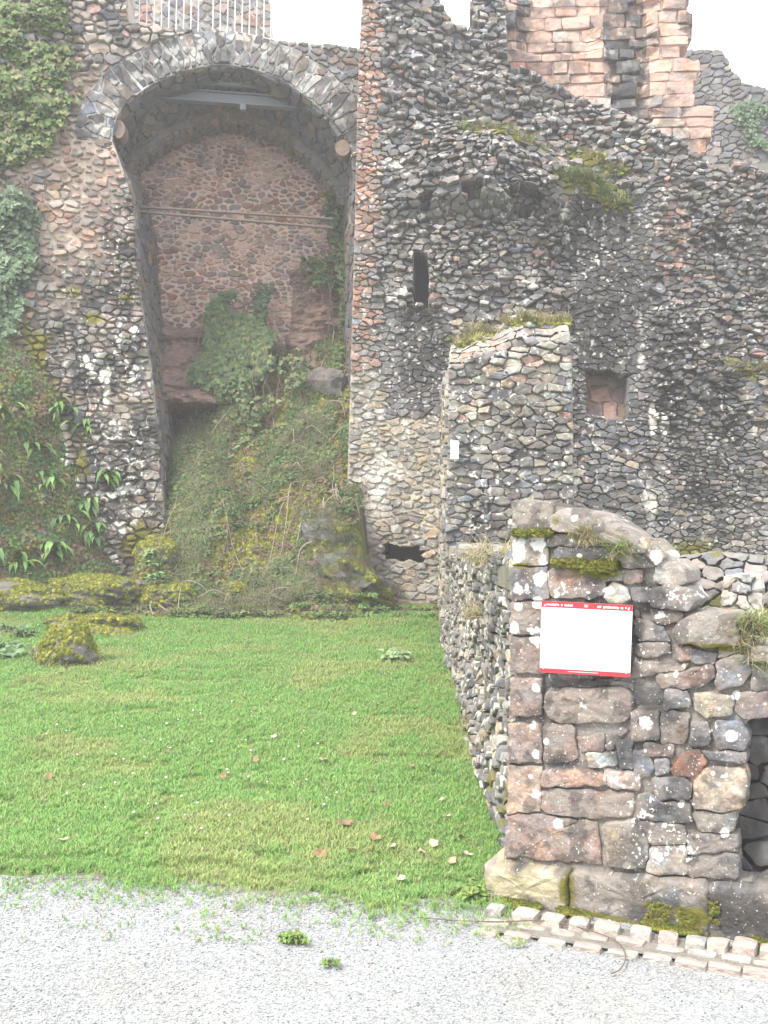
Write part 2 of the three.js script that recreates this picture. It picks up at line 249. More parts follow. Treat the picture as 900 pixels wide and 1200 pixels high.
// ================================================================ GROUND
const bankTop = polyline([[14.1, 0], [14.6, 0.35], [15.2, 1.1], [16.2, 2.15], [17.2, 3.3], [18.2, 4.1], [20, 4.4]]);
function H(x, z) {
  const d = -z; let h = 0.0675 * clamp(d - 4.7, 0, 13) + 0.03 * (fbm(x * 0.9 + 4, z * 0.9, 3) - 0.5) * ss(4.6, 6, d);
  // scrub bank rising into the arch
  const inA = ss(-4.0, -3.4, x) * (1 - ss(-0.35, -0.1, x)), e = (fbm(x * 1.3 + 9, z * 1.3, 4) - 0.5);
  h += inA * (bankTop(d + 0.7 * e + 0.35 * ss(-2.2, -0.8, x)) * (1 + 0.14 * e) * lerp(0.8, 1, ss(-3.6, -2.6, x)) + (0.6 * (fbm(x * 2.3 + 2, z * 2.3, 3) - 0.5) + 0.7 * (fbm(x * 1.1 + 12, z * 0.9, 2) - 0.5)) * ss(14, 15, d));
  // mossy foot of the left pier
  h += (1 - ss(-4.4, -3.6, x)) * 0.2 * ss(12.6, 15.2, d + e);
  return h;
}
const lawnEdge = (x) => -(4.55 + 0.14 * Math.max(0, -x) + 0.3 * (fbm(x * 1.7 + 3, 2, 3) - 0.5) + 0.22 * (fbm(x * 7, 5, 3) - 0.5));
{ // gravel sheet out to the horizon, the lawn and bank over it
  const gt = dataTex(1024, 1024, (i, j, c) => { const x = i / 1024, y = j / 1024, a = wrapN(x, y, 4, 3), b = TAB[(i * 7 + j * 131 + ((i * j) >> 3)) & 65535], s = wrapN(x, y, 128, 2), f = 0.16 + 0.24 * s + 0.1 * a + 0.08 * b; const d = ss(0.52, 0.68, wrapN(x + 0.3, y + 0.6, 3, 4)); c[0] = f * lerp(0.86, 0.87, d); c[1] = f * lerp(0.91, 0.88, d); c[2] = f * lerp(0.93, 0.85, d); }, true);
  const gb = dataTex(512, 512, (i, j, c) => { c[0] = c[1] = c[2] = wrapN(i / 512, j / 512, 64, 3); });
  gt.repeat.set(200, 200); gb.repeat.set(300, 300);
  const g = new THREE.PlaneGeometry(300, 300); g.rotateX(-Math.PI / 2); g.translate(0, -0.012, -20);
  const m = new THREE.Mesh(g, new THREE.MeshStandardMaterial({ map: gt, bumpMap: gb, bumpScale: 0.008, roughness: 0.95 })); m.name = 'gravel_path'; m.receiveShadow = true; put(m, 'pale grey gravel path in front of the lawn and wall', 'gravel', null, 'structure');
}
{
  const nx = 260, nd = 230, x0 = -13, x1 = 9, pos = [], uv = [], idx = [];
  for (let j = 0; j <= nd; j++) for (let i = 0; i <= nx; i++) { const x = lerp(x0, x1, i / nx), zz = lerp(lawnEdge(x), -24, Math.pow(j / nd, 1.15)); let y = H(x, zz) + 0.004; if (j === 0) y = -0.02; else if (j < 4) y -= 0.01 * (4 - j) / 4; pos.push(x, y, zz); uv.push((x - x0) / 22, -zz / 24); }
  for (let j = 0; j < nd; j++) for (let i = 0; i < nx; i++) { const a = j * (nx + 1) + i, b = a + 1, c = a + nx + 1, d = c + 1; idx.push(a, b, d, a, d, c); }
  const g = new THREE.BufferGeometry(); g.setAttribute('position', new THREE.Float32BufferAttribute(pos, 3)); g.setAttribute('uv', new THREE.Float32BufferAttribute(uv, 2)); g.setIndex(idx); g.computeVertexNormals();
  const map = dataTex(1400, 1400, (i, j, c) => { const x = x0 + i / 1400 * 22, d = j / 1400 * 24, n = fbm(x * 1.1, d * 1.1, 4), f = fbm(x * 14, d * 14, 3), g2 = 0.7 + 0.6 * f;
    // soil and thatch under the grass; brown litter and moss on the bank
    const bank = ss(13.6, 14.6, d + (n - 0.5) * 1.2), y = ss(0.5, 0.62, fbm(x * 2.3 + 8, d * 2.3, 4)), mo = ss(0.52, 0.6, fbm(x * 1.7 + 31, d * 1.7 + 4, 4)) * bank;
    let r = lerp(0.1, 0.15, y), gg = lerp(0.155, 0.17, y), b = lerp(0.035, 0.05, y);
    r = lerp(r, 0.105, bank); gg = lerp(gg, 0.088, bank); b = lerp(b, 0.055, bank); r = lerp(r, 0.17, mo); gg = lerp(gg, 0.165, mo); b = lerp(b, 0.035, mo);
    c[0] = r * g2; c[1] = gg * g2; c[2] = b * g2; }, true);
  map.wrapS = map.wrapT = THREE.ClampToEdgeWrapping;
  const bt = rockBump.clone(); bt.repeat.set(22, 24); bt.needsUpdate = true;
  const m = new THREE.Mesh(g, new THREE.MeshStandardMaterial({ map, bumpMap: bt, bumpScale: 0.06, roughness: 0.97 })); m.name = 'lawn'; m.receiveShadow = m.castShadow = true; put(m, 'gently rising lawn that climbs into a scrubby bank under the arch', 'lawn', null, 'structure');
}

// ================================================================ WALLS
const ground = (x, z) => V3(x, H(x, z), z);
function sheet(W, box, nu, nv, hf) {                       // closed displaced slab on a wall plane (rock faces)
  const pos = [], uv = [], idx = []; for (let j = 0; j <= nv; j++) for (let i = 0; i <= nu; i++) { const u = box[0] + box[2] * i / nu, v = box[1] + box[3] * j / nv, p = W.P(u, v, hf(u, v)); pos.push(p.x, p.y, p.z); uv.push(i / nu, j / nv); }
  for (let j = 0; j < nv; j++) for (let i = 0; i < nu; i++) { const a = j * (nu + 1) + i, b = a + 1, c = a + nu + 1, d = c + 1; idx.push(a, b, d, a, d, c); }
  const g = new THREE.BufferGeometry(); g.setAttribute('position', new THREE.Float32BufferAttribute(pos, 3)); g.setAttribute('uv', new THREE.Float32BufferAttribute(uv, 2)); g.setIndex(idx); g.computeVertexNormals(); return g;
}
function backing(T, W, box, h, mat) { const A = [[box[0], box[1]], [box[0] + box[2], box[1]], [box[0] + box[2], box[1] + box[3]], [box[0], box[1] + box[3]]], p = [], q = []; for (const i of [0, 1, 2, 0, 2, 3]) { const o = W.off; W.off = () => 0; const x = W.P(A[i][0], A[i][1], h); W.off = o; p.push(x.x, x.y, x.z); q.push(A[i][0] % 1, A[i][1] % 1); } const g = new THREE.BufferGeometry(); g.setAttribute('position', new THREE.Float32BufferAttribute(p, 3)); g.setAttribute('uv', new THREE.Float32BufferAttribute(q, 2)); g.computeVertexNormals(); part(T, 'rear_core', g, mat); }
const coreMat = new THREE.MeshStandardMaterial({ color: new THREE.Color(0.2, 0.19, 0.185), roughness: 1 });

// ---- arch wall: left pier, arch ring, spandrels, vault
const WA = wallPlane(40, 15.6, 415, 16.2);
const archPx = [[206, 760], [196, 650], [190, 560], [183, 480], [172, 390], [163, 330], [157, 240], [148, 207], [134, 178], [131, 157], [140, 131], [165, 107], [200, 88], [240, 77], [280, 77], [320, 89], [350, 106], [380, 131], [402, 157], [414, 180], [418, 215], [419, 300], [419, 500], [419, 740]];
const archCurve = new THREE.CatmullRomCurve3(archPx.map(p => { const q = WA.uv(p[0], p[1]); return V3(q[0], q[1], 0); }), false, 'centripetal');
archCurve.arcLengthDivisions = 600; const archLen = archCurve.getLength();
const NS = 900, archS = []; for (let i = 0; i <= NS; i++) { const p = archCurve.getPointAt(i / NS), t = archCurve.getTangentAt(i / NS); archS.push([p.x, p.y, -t.y, t.x]); }      // normal points away from the opening
const arcAt = (s) => { const f = clamp(s / archLen) * NS, i = Math.min(NS - 1, Math.floor(f)), a = archS[i], b = archS[i + 1], t = f - i; return [lerp(a[0], b[0], t), lerp(a[1], b[1], t), lerp(a[2], b[2], t), lerp(a[3], b[3], t)]; };
const sOf = (px, py) => { const q = WA.uv(px, py); let best = 0, bd = 1e9; for (let i = 0; i <= NS; i++) { const d = (archS[i][0] - q[0]) ** 2 + (archS[i][1] - q[1]) ** 2; if (d < bd) { bd = d; best = i; } } return best / NS * archLen; };
const sA = sOf(131, 162), sB = sOf(414, 182);
const archWall = thing('arch_wall', 'tall ruined stone wall with a wide segmental arch and a pink and grey rubble pier', 'wall', ground(-4.6, -15.7));
{
  const ext = []; for (let i = 0; i <= 24; i++) { const a = arcAt(lerp(sA, sB, i / 24)); ext.push([a[0] + a[2] * 0.56, a[1] + a[3] * 0.56]); }
  const jamb = []; for (let i = 0; i <= 16; i++) { const a = arcAt(lerp(0, sA, i / 16)); jamb.push([a[0], a[1]]); }
  // pier and left spandrel
  const topPx = [[150, 27], [148, -60], [-120, -60], [-120, 760]];
  const poly = [...jamb, ...ext.slice(0, 11), ...WA.poly(topPx)];
  const dark = W2(WA, [[150, 300, 30, 90], [120, 430, 60, 90, 0.9], [140, 560, 60, 90, 1], [100, 380, 40, 60, 0.7], [110, 330, 30, 40, 0.6]]);
  const lime = W2(WA, [[126, 455, 6, 34, 1.15], [122, 440, 12, 12, 1], [140, 395, 10, 20, 0.9], [158, 390, 8, 12, 1], [75, 540, 9, 22, 1.1], [88, 565, 14, 9, 1.0], [120, 580, 22, 7, 0.95], [150, 575, 26, 7, 0.85], [160, 460, 12, 14, 0.8], [132, 655, 14, 10, 1.1], [140, 620, 40, 10, 0.7], [75, 322, 5, 6, 1], [160, 440, 14, 20, 0.7], [110, 425, 20, 12, 0.8], [170, 600, 20, 20, 0.6], [135, 500, 16, 10, 0.8]]);
  const mossL = W2(WA, [[82, 342, 16, 8, 1], [145, 350, 12, 6, 1], [110, 375, 14, 8, 0.8], [172, 376, 10, 5, 1], [175, 494, 12, 6, 1], [40, 480, 40, 60, 1], [20, 640, 70, 90, 1.1], [60, 560, 40, 60, 0.9], [160, 640, 30, 30, 0.8], [30, 420, 30, 50, 0.8]]);
  const veinZ = patches(W2(WA, [[130, 500, 70, 150, 1.1]]), 1.5, 0.3, 3);
  const pinkZ = patches(W2(WA, [[90, 200, 60, 130, 1.2], [60, 330, 60, 60, 0.8], [120, 20, 60, 60, 0.7]]), 2, 0.3);
  masonry(archWall, WA, { seed: 11, poly, k: 1.75, radius: (u, v) => 0.2 * sizeVar(u, v), gap: (u, v) => pinkZ(u, v) > 0.5 ? 0.026 : 0.016, depth: 0.015, thick: 0.9, res: 0.009, single: 190, bump: 0.025,
    mortar: (u, v) => pinkZ(u, v) > 0.5 ? [0.56, 0.46, 0.39] : [0.38, 0.36, 0.33],
    style: (u, v, r) => { const p = pinkZ(u, v); return { col: vary(p > 0.5 ? pick([[[0.36, 0.27, 0.23], 4], [PINK, 2], [[0.27, 0.24, 0.23], 2], [BUFF, 1], [BROWN, 1.4]], r) : pick([[SLATE, 4], [BASALT, 2.5], [PALE, 1], [PINK, 0.8], [BROWN, 1]], r), r), prot: p > 0.5 ? 0.02 + 0.05 * r() : 0.03 + 0.09 * r(), tilt: 0.45 }; },
    layers: [smear([0.48, 0.42, 0.37], 4.5, 0.5, 0.6, 0.75, 2), algaeAndShade(patches(dark, 3, 0.3, 3), 0.75, 1), { mask: patches(mossL, 4, 0.2, 9), col: MOSS }, { mask: patches(lime.map(e => [e[0], e[1], e[2] * 0.72, e[3] * 0.85, e[4]]), 11, 0.12, 5), col: LIME }, { mask: specks(26, 0.67, 0.72, patches(dark, 2, 0.3), 4), col: LIME }, { mask: (u, v) => { const z = veinZ(u, v); return z <= 0 ? 0 : z * ss(0.022, 0.008, Math.abs(fbm(u * 3.2, v * 2.6, 3) - 0.5)) * ss(0.42, 0.55, fbm(u * 5 + 9, v * 5, 3)); }, col: LIME }] });
  // right spandrel
  const poly2 = [...ext.slice(13), ...WA.poly([[432, 190], [432, 57], [330, 47]])];
  const grey = { k: 1.6, radius: () => 0.2, gap: 0.018, depth: 0.02, thick: 0.9, res: 0.009, mortar: [0.5, 0.48, 0.46], style: (u, v, r) => ({ col: vary(pick([[SLATE, 4], [BASALT, 1], [BROWN, 1]], r), r), prot: 0.01 + 0.04 * r() }) };
  masonry(archWall, WA, { ...grey, seed: 12, poly: poly2, single: 10 });
  // arch ring of thin stones set on edge
  const WRing = { P: (s, r, h) => { const a = arcAt(sA + s); return WA.P(a[0] + a[2] * r, a[1] + a[3] * r, h + 0.012); } }, L = sB - sA;
  masonry(archWall, WRing, { seed: 13, poly: [[0, 0], [L, 0], [L, 0.57], [0, 0.57]], k: 0.32, radius: () => 0.09, gap: 0.012, depth: 0.02, thick: 0.6, res: 0.006, single: 100, stoneName: 'voussoir', mortar: [0.66, 0.65, 0.63],
    style: (u, v, r) => ({ col: vary(pick([[SLATE, 5], [BASALT, 1.5], [BROWN, 0.7]], r), r, 0.2), prot: 0.008 + 0.03 * r(), tilt: 0.3 }), layers: [smear([0.56, 0.55, 0.53], 7, 0.53, 0.64, 0.7, 7), algaeAndShade(specks(3, 0.5, 0.62, null, 9), 0.6, 9)] });
  // vault and the inner face of the jamb
  const WV = { flip: true, P: (s, d, h) => { const a = arcAt(s), k = 0.16 * d + h - 0.0; const x = a[0] - a[2] * k * (0.4 + 0.6 * Math.max(0, a[3])) - a[2] * h * 0.2, y = a[1] - a[3] * k; return WA.P(x, y, -d); } };
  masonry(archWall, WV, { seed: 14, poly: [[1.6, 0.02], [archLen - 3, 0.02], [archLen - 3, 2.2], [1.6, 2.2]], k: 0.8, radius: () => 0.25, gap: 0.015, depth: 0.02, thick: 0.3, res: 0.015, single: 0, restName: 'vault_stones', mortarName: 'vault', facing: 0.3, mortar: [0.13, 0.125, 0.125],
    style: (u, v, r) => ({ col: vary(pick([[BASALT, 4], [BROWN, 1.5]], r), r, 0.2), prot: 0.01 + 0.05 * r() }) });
  // relieving rib where the vault meets the back wall
  const WRib = { flip: true, P: (s, d, h) => WV.P(s, 1.25 + d, h + 0.16) };
  masonry(archWall, WRib, { seed: 15, poly: [[sA - 0.6, 0], [sB + 0.4, 0], [sB + 0.4, 0.35], [sA - 0.6, 0.35]], k: 0.8, radius: () => 0.2, gap: 0.012, thick: 0.2, res: 0.015, single: 0, restName: 'rib_stones', mortarName: 'rib', mortar: [0.17, 0.15, 0.14], style: (u, v, r) => ({ col: vary(BROWN, r), prot: 0.02 + 0.03 * r() }) });
}
// ---- back wall of the arch recess
const WR = wallPlane(40, 17.5, 415, 18.1);
const recessWall = thing('recess_wall', 'reddish rubble wall with pink mortar closing the back of the arch', 'wall', ground(-2.3, -18));
masonry(recessWall, WR, { seed: 21, poly: WR.poly([[110, 210], [125, 150], [200, 105], [270, 95], [340, 108], [410, 150], [440, 210], [440, 520], [120, 520]]), k: 1.7, radius: (u, v) => 0.175 * sizeVar(u, v), gap: 0.016, depth: 0.002, thick: 0.4, res: 0.009, round: 0.26, bump: 0.02, mortar: [0.58, 0.44, 0.385],
  style: (u, v, r) => ({ col: vary(pick([[[0.27, 0.17, 0.145], 4], [RED, 2.2], [BROWN, 2], [[0.2, 0.17, 0.165], 2], [PINK, 1]], r), r), prot: 0.006 + 0.035 * r(), rough: 0.08 }),
  layers: [smear([0.58, 0.42, 0.36], 4, 0.52, 0.64, 0.6, 4)] });

// ---- main wall
const ledge = { f: null, A: null }; let u2 = 0, u3 = 1;
const WM = wallPlane(415, 15.55, 900, 15.0, (u, v) => {
  if (!ledge.f) return 0;
  const A = ledge.A(u), q = 1 - ss(ledge.f(u) - 0.05, ledge.f(u) + 0.35, v);
  return A * 0.4 * (q - 0.5) * (1 - ss(u2, u3, u)) + 0.34 * A * (fbm(u * 0.8 + 2, v * 0.9, 3) - 0.5) - 0.035 * A * (v - 4) + ledge.dent(u, v) + ledge.bulge(u, v);
});
{ const a = [[415, 150], [500, 150], [540, 156], [600, 168], [660, 200], [735, 245], [800, 300], [900, 350]].map(p => WM.uv(...p)); const f = polyline(a), u0 = WM.uv(455, 300)[0], u1 = WM.uv(560, 300)[0], n = WM.uv(712, 400), c1 = WM.uv(500, 420); const dz = WM.uv(712, 360); u2 = WM.uv(690, 300)[0]; u3 = WM.uv(790, 300)[0];
  ledge.dent = (u, v) => -0.16 * (1 - ss(0.6, 1.1, Math.hypot((u - dz[0]) / 0.95, (v - dz[1]) / 2.0)));
  const bc = WM.uv(566, 210), b0 = WM.uv(566, 262)[1], b1 = WM.uv(566, 240)[1], b2 = WM.uv(566, 150)[1]; ledge.bulge = (u, v) => 0.55 * Math.exp(-(((u - bc[0]) / 1.0) ** 2)) * ss(b0, b1, v) * (1 - ss(lerp(b1, b2, 0.35), b2 + 0.3, v)); ledge.A = (u) => ss(u0, u1, u); ledge.f = f; }
const mainWall = thing('main_wall', 'high dark rubble castle wall with red quoins, a slit window and a square niche', 'wall', ground(2.5, -15.2));
const slit = WM.poly([[485, 299], [501, 298], [503, 330], [502, 358], [485, 358]]);
const loop = WM.poly([[450, 640], [458, 637], [470, 641], [492, 641], [492, 655], [452, 655]]);
const cav = [[[494, 236], [500, 231], [507, 238], [505, 254], [497, 252]], [[546, 232], [556, 226], [566, 230], [562, 244], [566, 250], [550, 248]], [[594, 238], [604, 231], [618, 233], [640, 240], [626, 250], [618, 260], [606, 257]]].map(p => WM.poly(p));
const niche = WM.poly([[687, 434], [736, 438], [735, 493], [688, 487]]);
{
  const poly = WM.poly([[412, 770], [409, 640], [407, 560], [412, 400], [416, 250], [419, 120], [421, 60], [428, -60], [505, -60], [516, -6], [528, 10], [540, 17], [552, 14], [558, -50], [592, -50], [597, 62], [640, 84], [700, 108], [745, 128], [775, 150], [800, 165], [838, 192], [870, 188], [905, 205], [980, 215], [980, 770]]).reverse();
  const P = quick((u, v) => toPx(WM.P(u, v)));
  const dark = patches(W2(WM, [[494, 420, 30, 56, 1.4], [706, 330, 46, 110, 1.5], [640, 300, 40, 60, 0.7], [780, 470, 26, 140, 1.0], [815, 420, 12, 120, 0.9], [860, 480, 14, 130, 0.9], [680, 470, 30, 60, 0.8], [560, 200, 80, 60, 0.5], [830, 500, 50, 130, 0.8], [850, 250, 60, 60, 0.6], [620, 240, 40, 20, 0.8], [540, 300, 30, 40, 0.5]]), 2.5, 0.35, 2);
  const limeM = patches(W2(WM, [[752, 400, 7, 34, 0.95], [763, 500, 5, 26, 1.1], [775, 500, 4, 20, 0.9], [620, 335, 16, 12, 0.8], [465, 200, 26, 10, 0.7], [470, 342, 9, 6, 1], [760, 580, 14, 40, 0.7], [800, 250, 10, 20, 0.7], [712, 488, 28, 4, 0.9], [440, 560, 26, 30, 0.9], [450, 500, 30, 20, 0.6], [430, 600, 20, 30, 0.8]]), 5, 0.16, 6);
  const mossM = patches(W2(WM, [[600, 168, 50, 10, 0.9], [690, 225, 36, 14, 1], [690, 180, 30, 10, 0.9], [700, 225, 20, 10, 1], [440, 700, 25, 14, 1.1], [890, 440, 24, 14, 0.8], [800, 650, 60, 20, 0.8]]), 4, 0.2, 8);
  const paleZ = (px, py) => px < 530 && py > 478 + (px > 450 ? 14 : -40);
  const pinkStrip = (px, py) => px < 447 - (py > 300 ? 4 : 0) && py < 470;
  masonry(mainWall, WM, { seed: 31, poly, holes: [slit, loop, niche, ...cav], k: 1.95, bump: 0.03, depth: 0.014, thick: 0.8, res: 0.009, hidden: (px, py) => (px > 528 && px < 670 && py > 375) || (px > 605 && py > 600) || (px > 770 && py > 650),
    radius: (u, v) => { const [px, py] = P(u, v); return paleZ(px, py) ? 0.2 : pinkStrip(px, py) ? 0.16 : (px > 665 && px < 770 && py > 260 ? 0.2 : px < 530 && py > 360 ? 0.22 : px > 770 ? 0.135 : 0.15) * sizeVar(u, v); },
    gap: (u, v) => { const [px, py] = P(u, v); return paleZ(px, py) ? 0.016 : 0.007; },
    mortar: (u, v) => { const [px, py] = P(u, v); return paleZ(px, py) ? [0.46, 0.42, 0.35] : pinkStrip(px, py) ? [0.42, 0.35, 0.3] : [0.2, 0.19, 0.19]; },
    style: (u, v, r) => { const [px, py] = P(u, v);
      if (paleZ(px, py)) return { col: vary(pick([[PALE, 4], [BUFF, 2], [SLATE, 1], [[0.44, 0.42, 0.38], 2]], r), r, 0.2), prot: 0.005 + 0.035 * r(), rough: 0.1 };
      if (pinkStrip(px, py)) return { col: vary(py < 240 && px < 437 ? pick([[RED, 3], [PINK, 3], [ORANGE, 1], [BROWN, 1]], r) : pick([[PINK, 3], [SLATE, 2], [BROWN, 2], [RED, 1]], r), r), prot: 0.02 + 0.06 * r() };
      if (px < 530 && py > 360) return { col: vary(pick([[BASALT, 4], [SLATE, 1]], r), r), prot: 0.01 + 0.03 * r(), tilt: 0.12 };
      if (px > 665 && px < 765 && py > 230 && py < 500) return { col: vary(pick([[[0.1, 0.098, 0.1], 4], [BASALT, 2], [SLATE, 0.7]], r), r), prot: 0.01 + 0.04 * r(), tilt: 0.2 };
      if (py > 500 && px > 640) return { col: vary(pick([[SLATE, 5], [BASALT, 3], [PALE, 0.7]], r), r), prot: 0.03 + 0.06 * r(), tilt: 0.4 };
      if (px > 770 && px < 815 && py > 215 && py < 330 && r() < 0.5) return { col: vary(PINK, r), prot: 0.05 * r() };
      return { col: vary(pick([[SLATE, 5], [BASALT, 4], [[0.26, 0.25, 0.245], 1.6], [BROWN, 1.2], [PINK, 0.35], [PALE, 0.5]], r), r, 0.3), prot: 0.02 + 0.15 * r() * (0.5 + r()), tilt: 0.9, rough: 0.25 }; },
    layers: [smear([0.2, 0.19, 0.18], 5, 0.52, 0.62, 0.6, 6), algaeAndShade(dark, 0.9, 3), { mask: mossM, col: MOSS }, { mask: specks(19, 0.66, 0.72, null, 12), col: [0.5, 0.49, 0.47] }, { mask: limeM, col: [0.62, 0.6, 0.57] }] });
  backing(mainWall, WM, boxOf(poly.filter(p => p[1] < WM.uv(700, 130)[1]), -0.2), -1.0, coreMat);
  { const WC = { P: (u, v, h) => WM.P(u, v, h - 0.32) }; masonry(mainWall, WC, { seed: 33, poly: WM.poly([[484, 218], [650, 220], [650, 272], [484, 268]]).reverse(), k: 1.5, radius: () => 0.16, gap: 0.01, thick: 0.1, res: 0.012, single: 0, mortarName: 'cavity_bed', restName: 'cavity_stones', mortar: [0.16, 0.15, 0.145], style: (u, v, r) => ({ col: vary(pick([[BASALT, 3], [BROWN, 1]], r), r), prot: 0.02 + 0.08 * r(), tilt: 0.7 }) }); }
  // niche back and sill
  const WN2 = { P: (u, v, h) => WM.P(u, v, h - 0.42) };
  masonry(mainWall, WN2, { seed: 32, poly: WM.poly([[680, 425], [744, 428], [744, 500], [680, 495]]).reverse(), k: 1.2, radius: () => 0.42, gap: 0.006, thick: 0.1, res: 0.01, single: 8, mortar: [0.24, 0.19, 0.165], layers: [smear([0.24, 0.19, 0.165], 6, 0.48, 0.6, 0.8, 2)], style: (u, v, r) => ({ col: vary(pick([[[0.26, 0.18, 0.155], 3], [BROWN, 2]], r), r), prot: 0.02 }) });
}
// ---- sandstone tower stump above it
const WT = wallPlane(596, 16.9, 838, 16.6);
const tower = thing('sandstone_tower', 'broken red sandstone tower wall rising above the dark rubble', 'tower wall', V3(4, 8, -16.7));
{
  const P = quick((u, v) => toPx(WT.P(u, v))), band = (px, py) => (px > 702 + py * 0.12 && px < 756 + py * 0.06) || px < 592 || (px > 606 && px < 616 && py < 60) || (px > 808 && py < 70);
  WT.off = (u, v) => { const [px, py] = toPx(V3(WT.A.x + WT.e.x * u, v, WT.A.z + WT.e.z * u)); return band(px, py) ? -0.12 + 0.2 * (fbm(u * 1.5, v * 1.5, 3) - 0.5) : px > 616 && px < 702 && py < 62 ? -0.12 : 0; };
  masonry(tower, WT, { seed: 41, poly: WT.poly([[560, 120], [560, -70], [808, -70], [812, -20], [808, 20], [804, 50], [812, 88], [816, 120], [832, 132], [831, 146], [823, 152], [826, 172], [836, 196], [860, 240], [560, 240]]).reverse(), rect: [0.42, 0.2], k: 1.25, round: 0.06, gap: 0.01, depth: 0.015, thick: 0.7, res: 0.009, jag: 0.09, bump: 0.03, single: 220,
    hidden: (px, py) => py > 70 + Math.max(0, px - 600) * 0.5, mortar: [0.52, 0.36, 0.29],
    style: (u, v, r) => { const [px, py] = P(u, v); return band(px, py) ? { col: vary(pick([[SLATE, 3], [BASALT, 2]], r), r), prot: 0.04 + 0.1 * r(), tilt: 0.7 } : { col: vary(pick([[[0.46, 0.29, 0.225], 4], [[0.5, 0.35, 0.285], 3], [[0.34, 0.21, 0.175], 2], [[0.5, 0.42, 0.35], 1]], r), r, 0.2), prot: 0.005 + 0.05 * r() * r(), tilt: 0.2, rough: 0.14 }; },
    layers: [smear([0.55, 0.4, 0.33], 3.5, 0.5, 0.62, 0.7, 8), algaeAndShade((u, v) => { const [px, py] = P(u, v); return band(px, py) ? 1 : 0; }, 0.7, 7), algaeAndShade(specks(2.2, 0.56, 0.66, null, 21), 0.5, 8)] });
}
// ---- round tower far behind, on the right, and the building wall behind the railing
const WF = wallPlane(800, 23, 960, 23, (u, v) => 0.9 - 0.22 * (u - 2) ** 2);
const farTower = thing('round_tower', 'grey round tower stump with ivy, far behind the ruin', 'tower wall', V3(8.5, 8, -24));
masonry(farTower, WF, { seed: 51, poly: WF.poly([[800, 60], [822, 66], [838, 74], [846, 96], [858, 114], [876, 122], [896, 132], [915, 140], [960, 150], [960, 260], [800, 260]]).reverse(), k: 1.5, radius: () => 0.26, gap: 0.015, thick: 0.6, res: 0.02, single: 40, mortar: [0.22, 0.22, 0.21], style: (u, v, r) => ({ col: vary(pick([[SLATE, 3], [BASALT, 2]], r), r), prot: 0.02 + 0.06 * r() }) });
const WU = wallPlane(80, 21, 330, 22);
const upperWall = thing('upper_wall', 'pale grey stone wall behind the white railing on the terrace', 'wall', V3(-5, 9.5, -21.4));
masonry(upperWall, WU, { seed: 52, poly: WU.poly([[60, 60], [60, -80], [310, -80], [312, -20], [318, 10], [321, 60]]).reverse(), k: 1.4, radius: () => 0.34, gap: 0.03, thick: 0.5, res: 0.02, single: 60, hidden: (px, py) => py > 34, mortar: [0.5, 0.47, 0.45], style: (u, v, r) => ({ col: vary(pick([[SLATE, 3], [PALE, 1.5], [PINK, 1]], r), r), prot: 0.01 + 0.04 * r() }) });

// ---- buttress
const WB = wallPlane(524, 11.7, 672, 11.55);
{ const vt = WB.uv(600, 372)[1]; WB.off = (u, v) => -1.6 * Math.pow(clamp((v - vt + 0.45 - 0.7 * (fbm(u * 2.4 + 3, 7, 3) - 0.5) - 0.12 * u) / 1.0), 1.3) * 1.6 + 0.1 * (fbm(u * 1.4, v * 1.4, 3) - 0.5); }
const buttress = thing('buttress', 'grey rubble buttress with a grassy sloping top against the dark wall', 'wall', ground(1.5, -11.8));
{
  const mk = patches(W2(WB, [[600, 480, 70, 60, 0.7], [640, 560, 60, 60, 0.7], [560, 600, 60, 60, 0.6], [590, 540, 60, 40, 0.8]]), 2.5, 0.3, 1);
  masonry(buttress, WB, { seed: 61, poly: WB.poly([[521, 800], [522, 600], [525, 500], [526, 388], [533, 372], [546, 374], [560, 352], [582, 358], [600, 340], [622, 350], [640, 336], [658, 344], [667, 372], [670, 430], [672, 520], [674, 800]]).reverse(), k: 2.0, radius: (u, v) => 0.22 * sizeVar(u, v), gap: 0.006, depth: 0.006, thick: 0.6, res: 0.006, single: 180, bump: 0.025, fine: 0.05, wob: 0.02, hidden: (px, py) => px > 600 && py > 640, mortar: [0.27, 0.25, 0.22],
    style: (u, v, r) => { const up = v > WB.uv(600, 500)[1]; return { col: vary(up ? pick([[SLATE, 4], [PALE, 2.2], [PINK, 0.9], [BUFF, 0.8], [BASALT, 1]], r) : pick([[SLATE, 3], [BASALT, 4], [PALE, 0.5]], r), r, 0.25), prot: 0.015 + 0.06 * r(), tilt: 0.35, rough: 0.16 }; },
    layers: [smear([0.3, 0.28, 0.24], 5, 0.52, 0.62, 0.7, 6), algaeAndShade(mk, 0.75, 5), { mask: specks(22, 0.66, 0.71, null, 3), col: [0.55, 0.54, 0.5] }, { mask: patches(W2(WB, [[560, 372, 20, 8, 1], [640, 362, 24, 8, 1.1], [610, 374, 14, 8, 0.9]]), 5, 0.2), col: MOSS }] });
  // its left flank
  const A = WB.P(0, 0), far = V3(0.93, 0, -15.5), e = far.clone().sub(V3(A.x, 0, A.z)), L = e.length(); e.divideScalar(L);
  const WBs = { P: (u, v, h) => V3(A.x + e.x * (L - u) - 0.0 + (e.z) * h, v, A.z + e.z * (L - u) - e.x * h) };
  masonry(buttress, WBs, { seed: 62, poly: [[0, 0], [L, 0], [L, 3.45], [L - 1, 3.9], [0, 4.1]], k: 1.8, radius: () => 0.22, gap: 0.012, depth: 0.025, thick: 0.4, res: 0.012, single: 60, facing: 0.1, mortar: [0.36, 0.33, 0.28], style: (u, v, r) => ({ col: vary(pick([[SLATE, 3], [PALE, 2], [BUFF, 1.5]], r), r), prot: 0.02 + 0.05 * r() }) });
}
console.log('walls done');
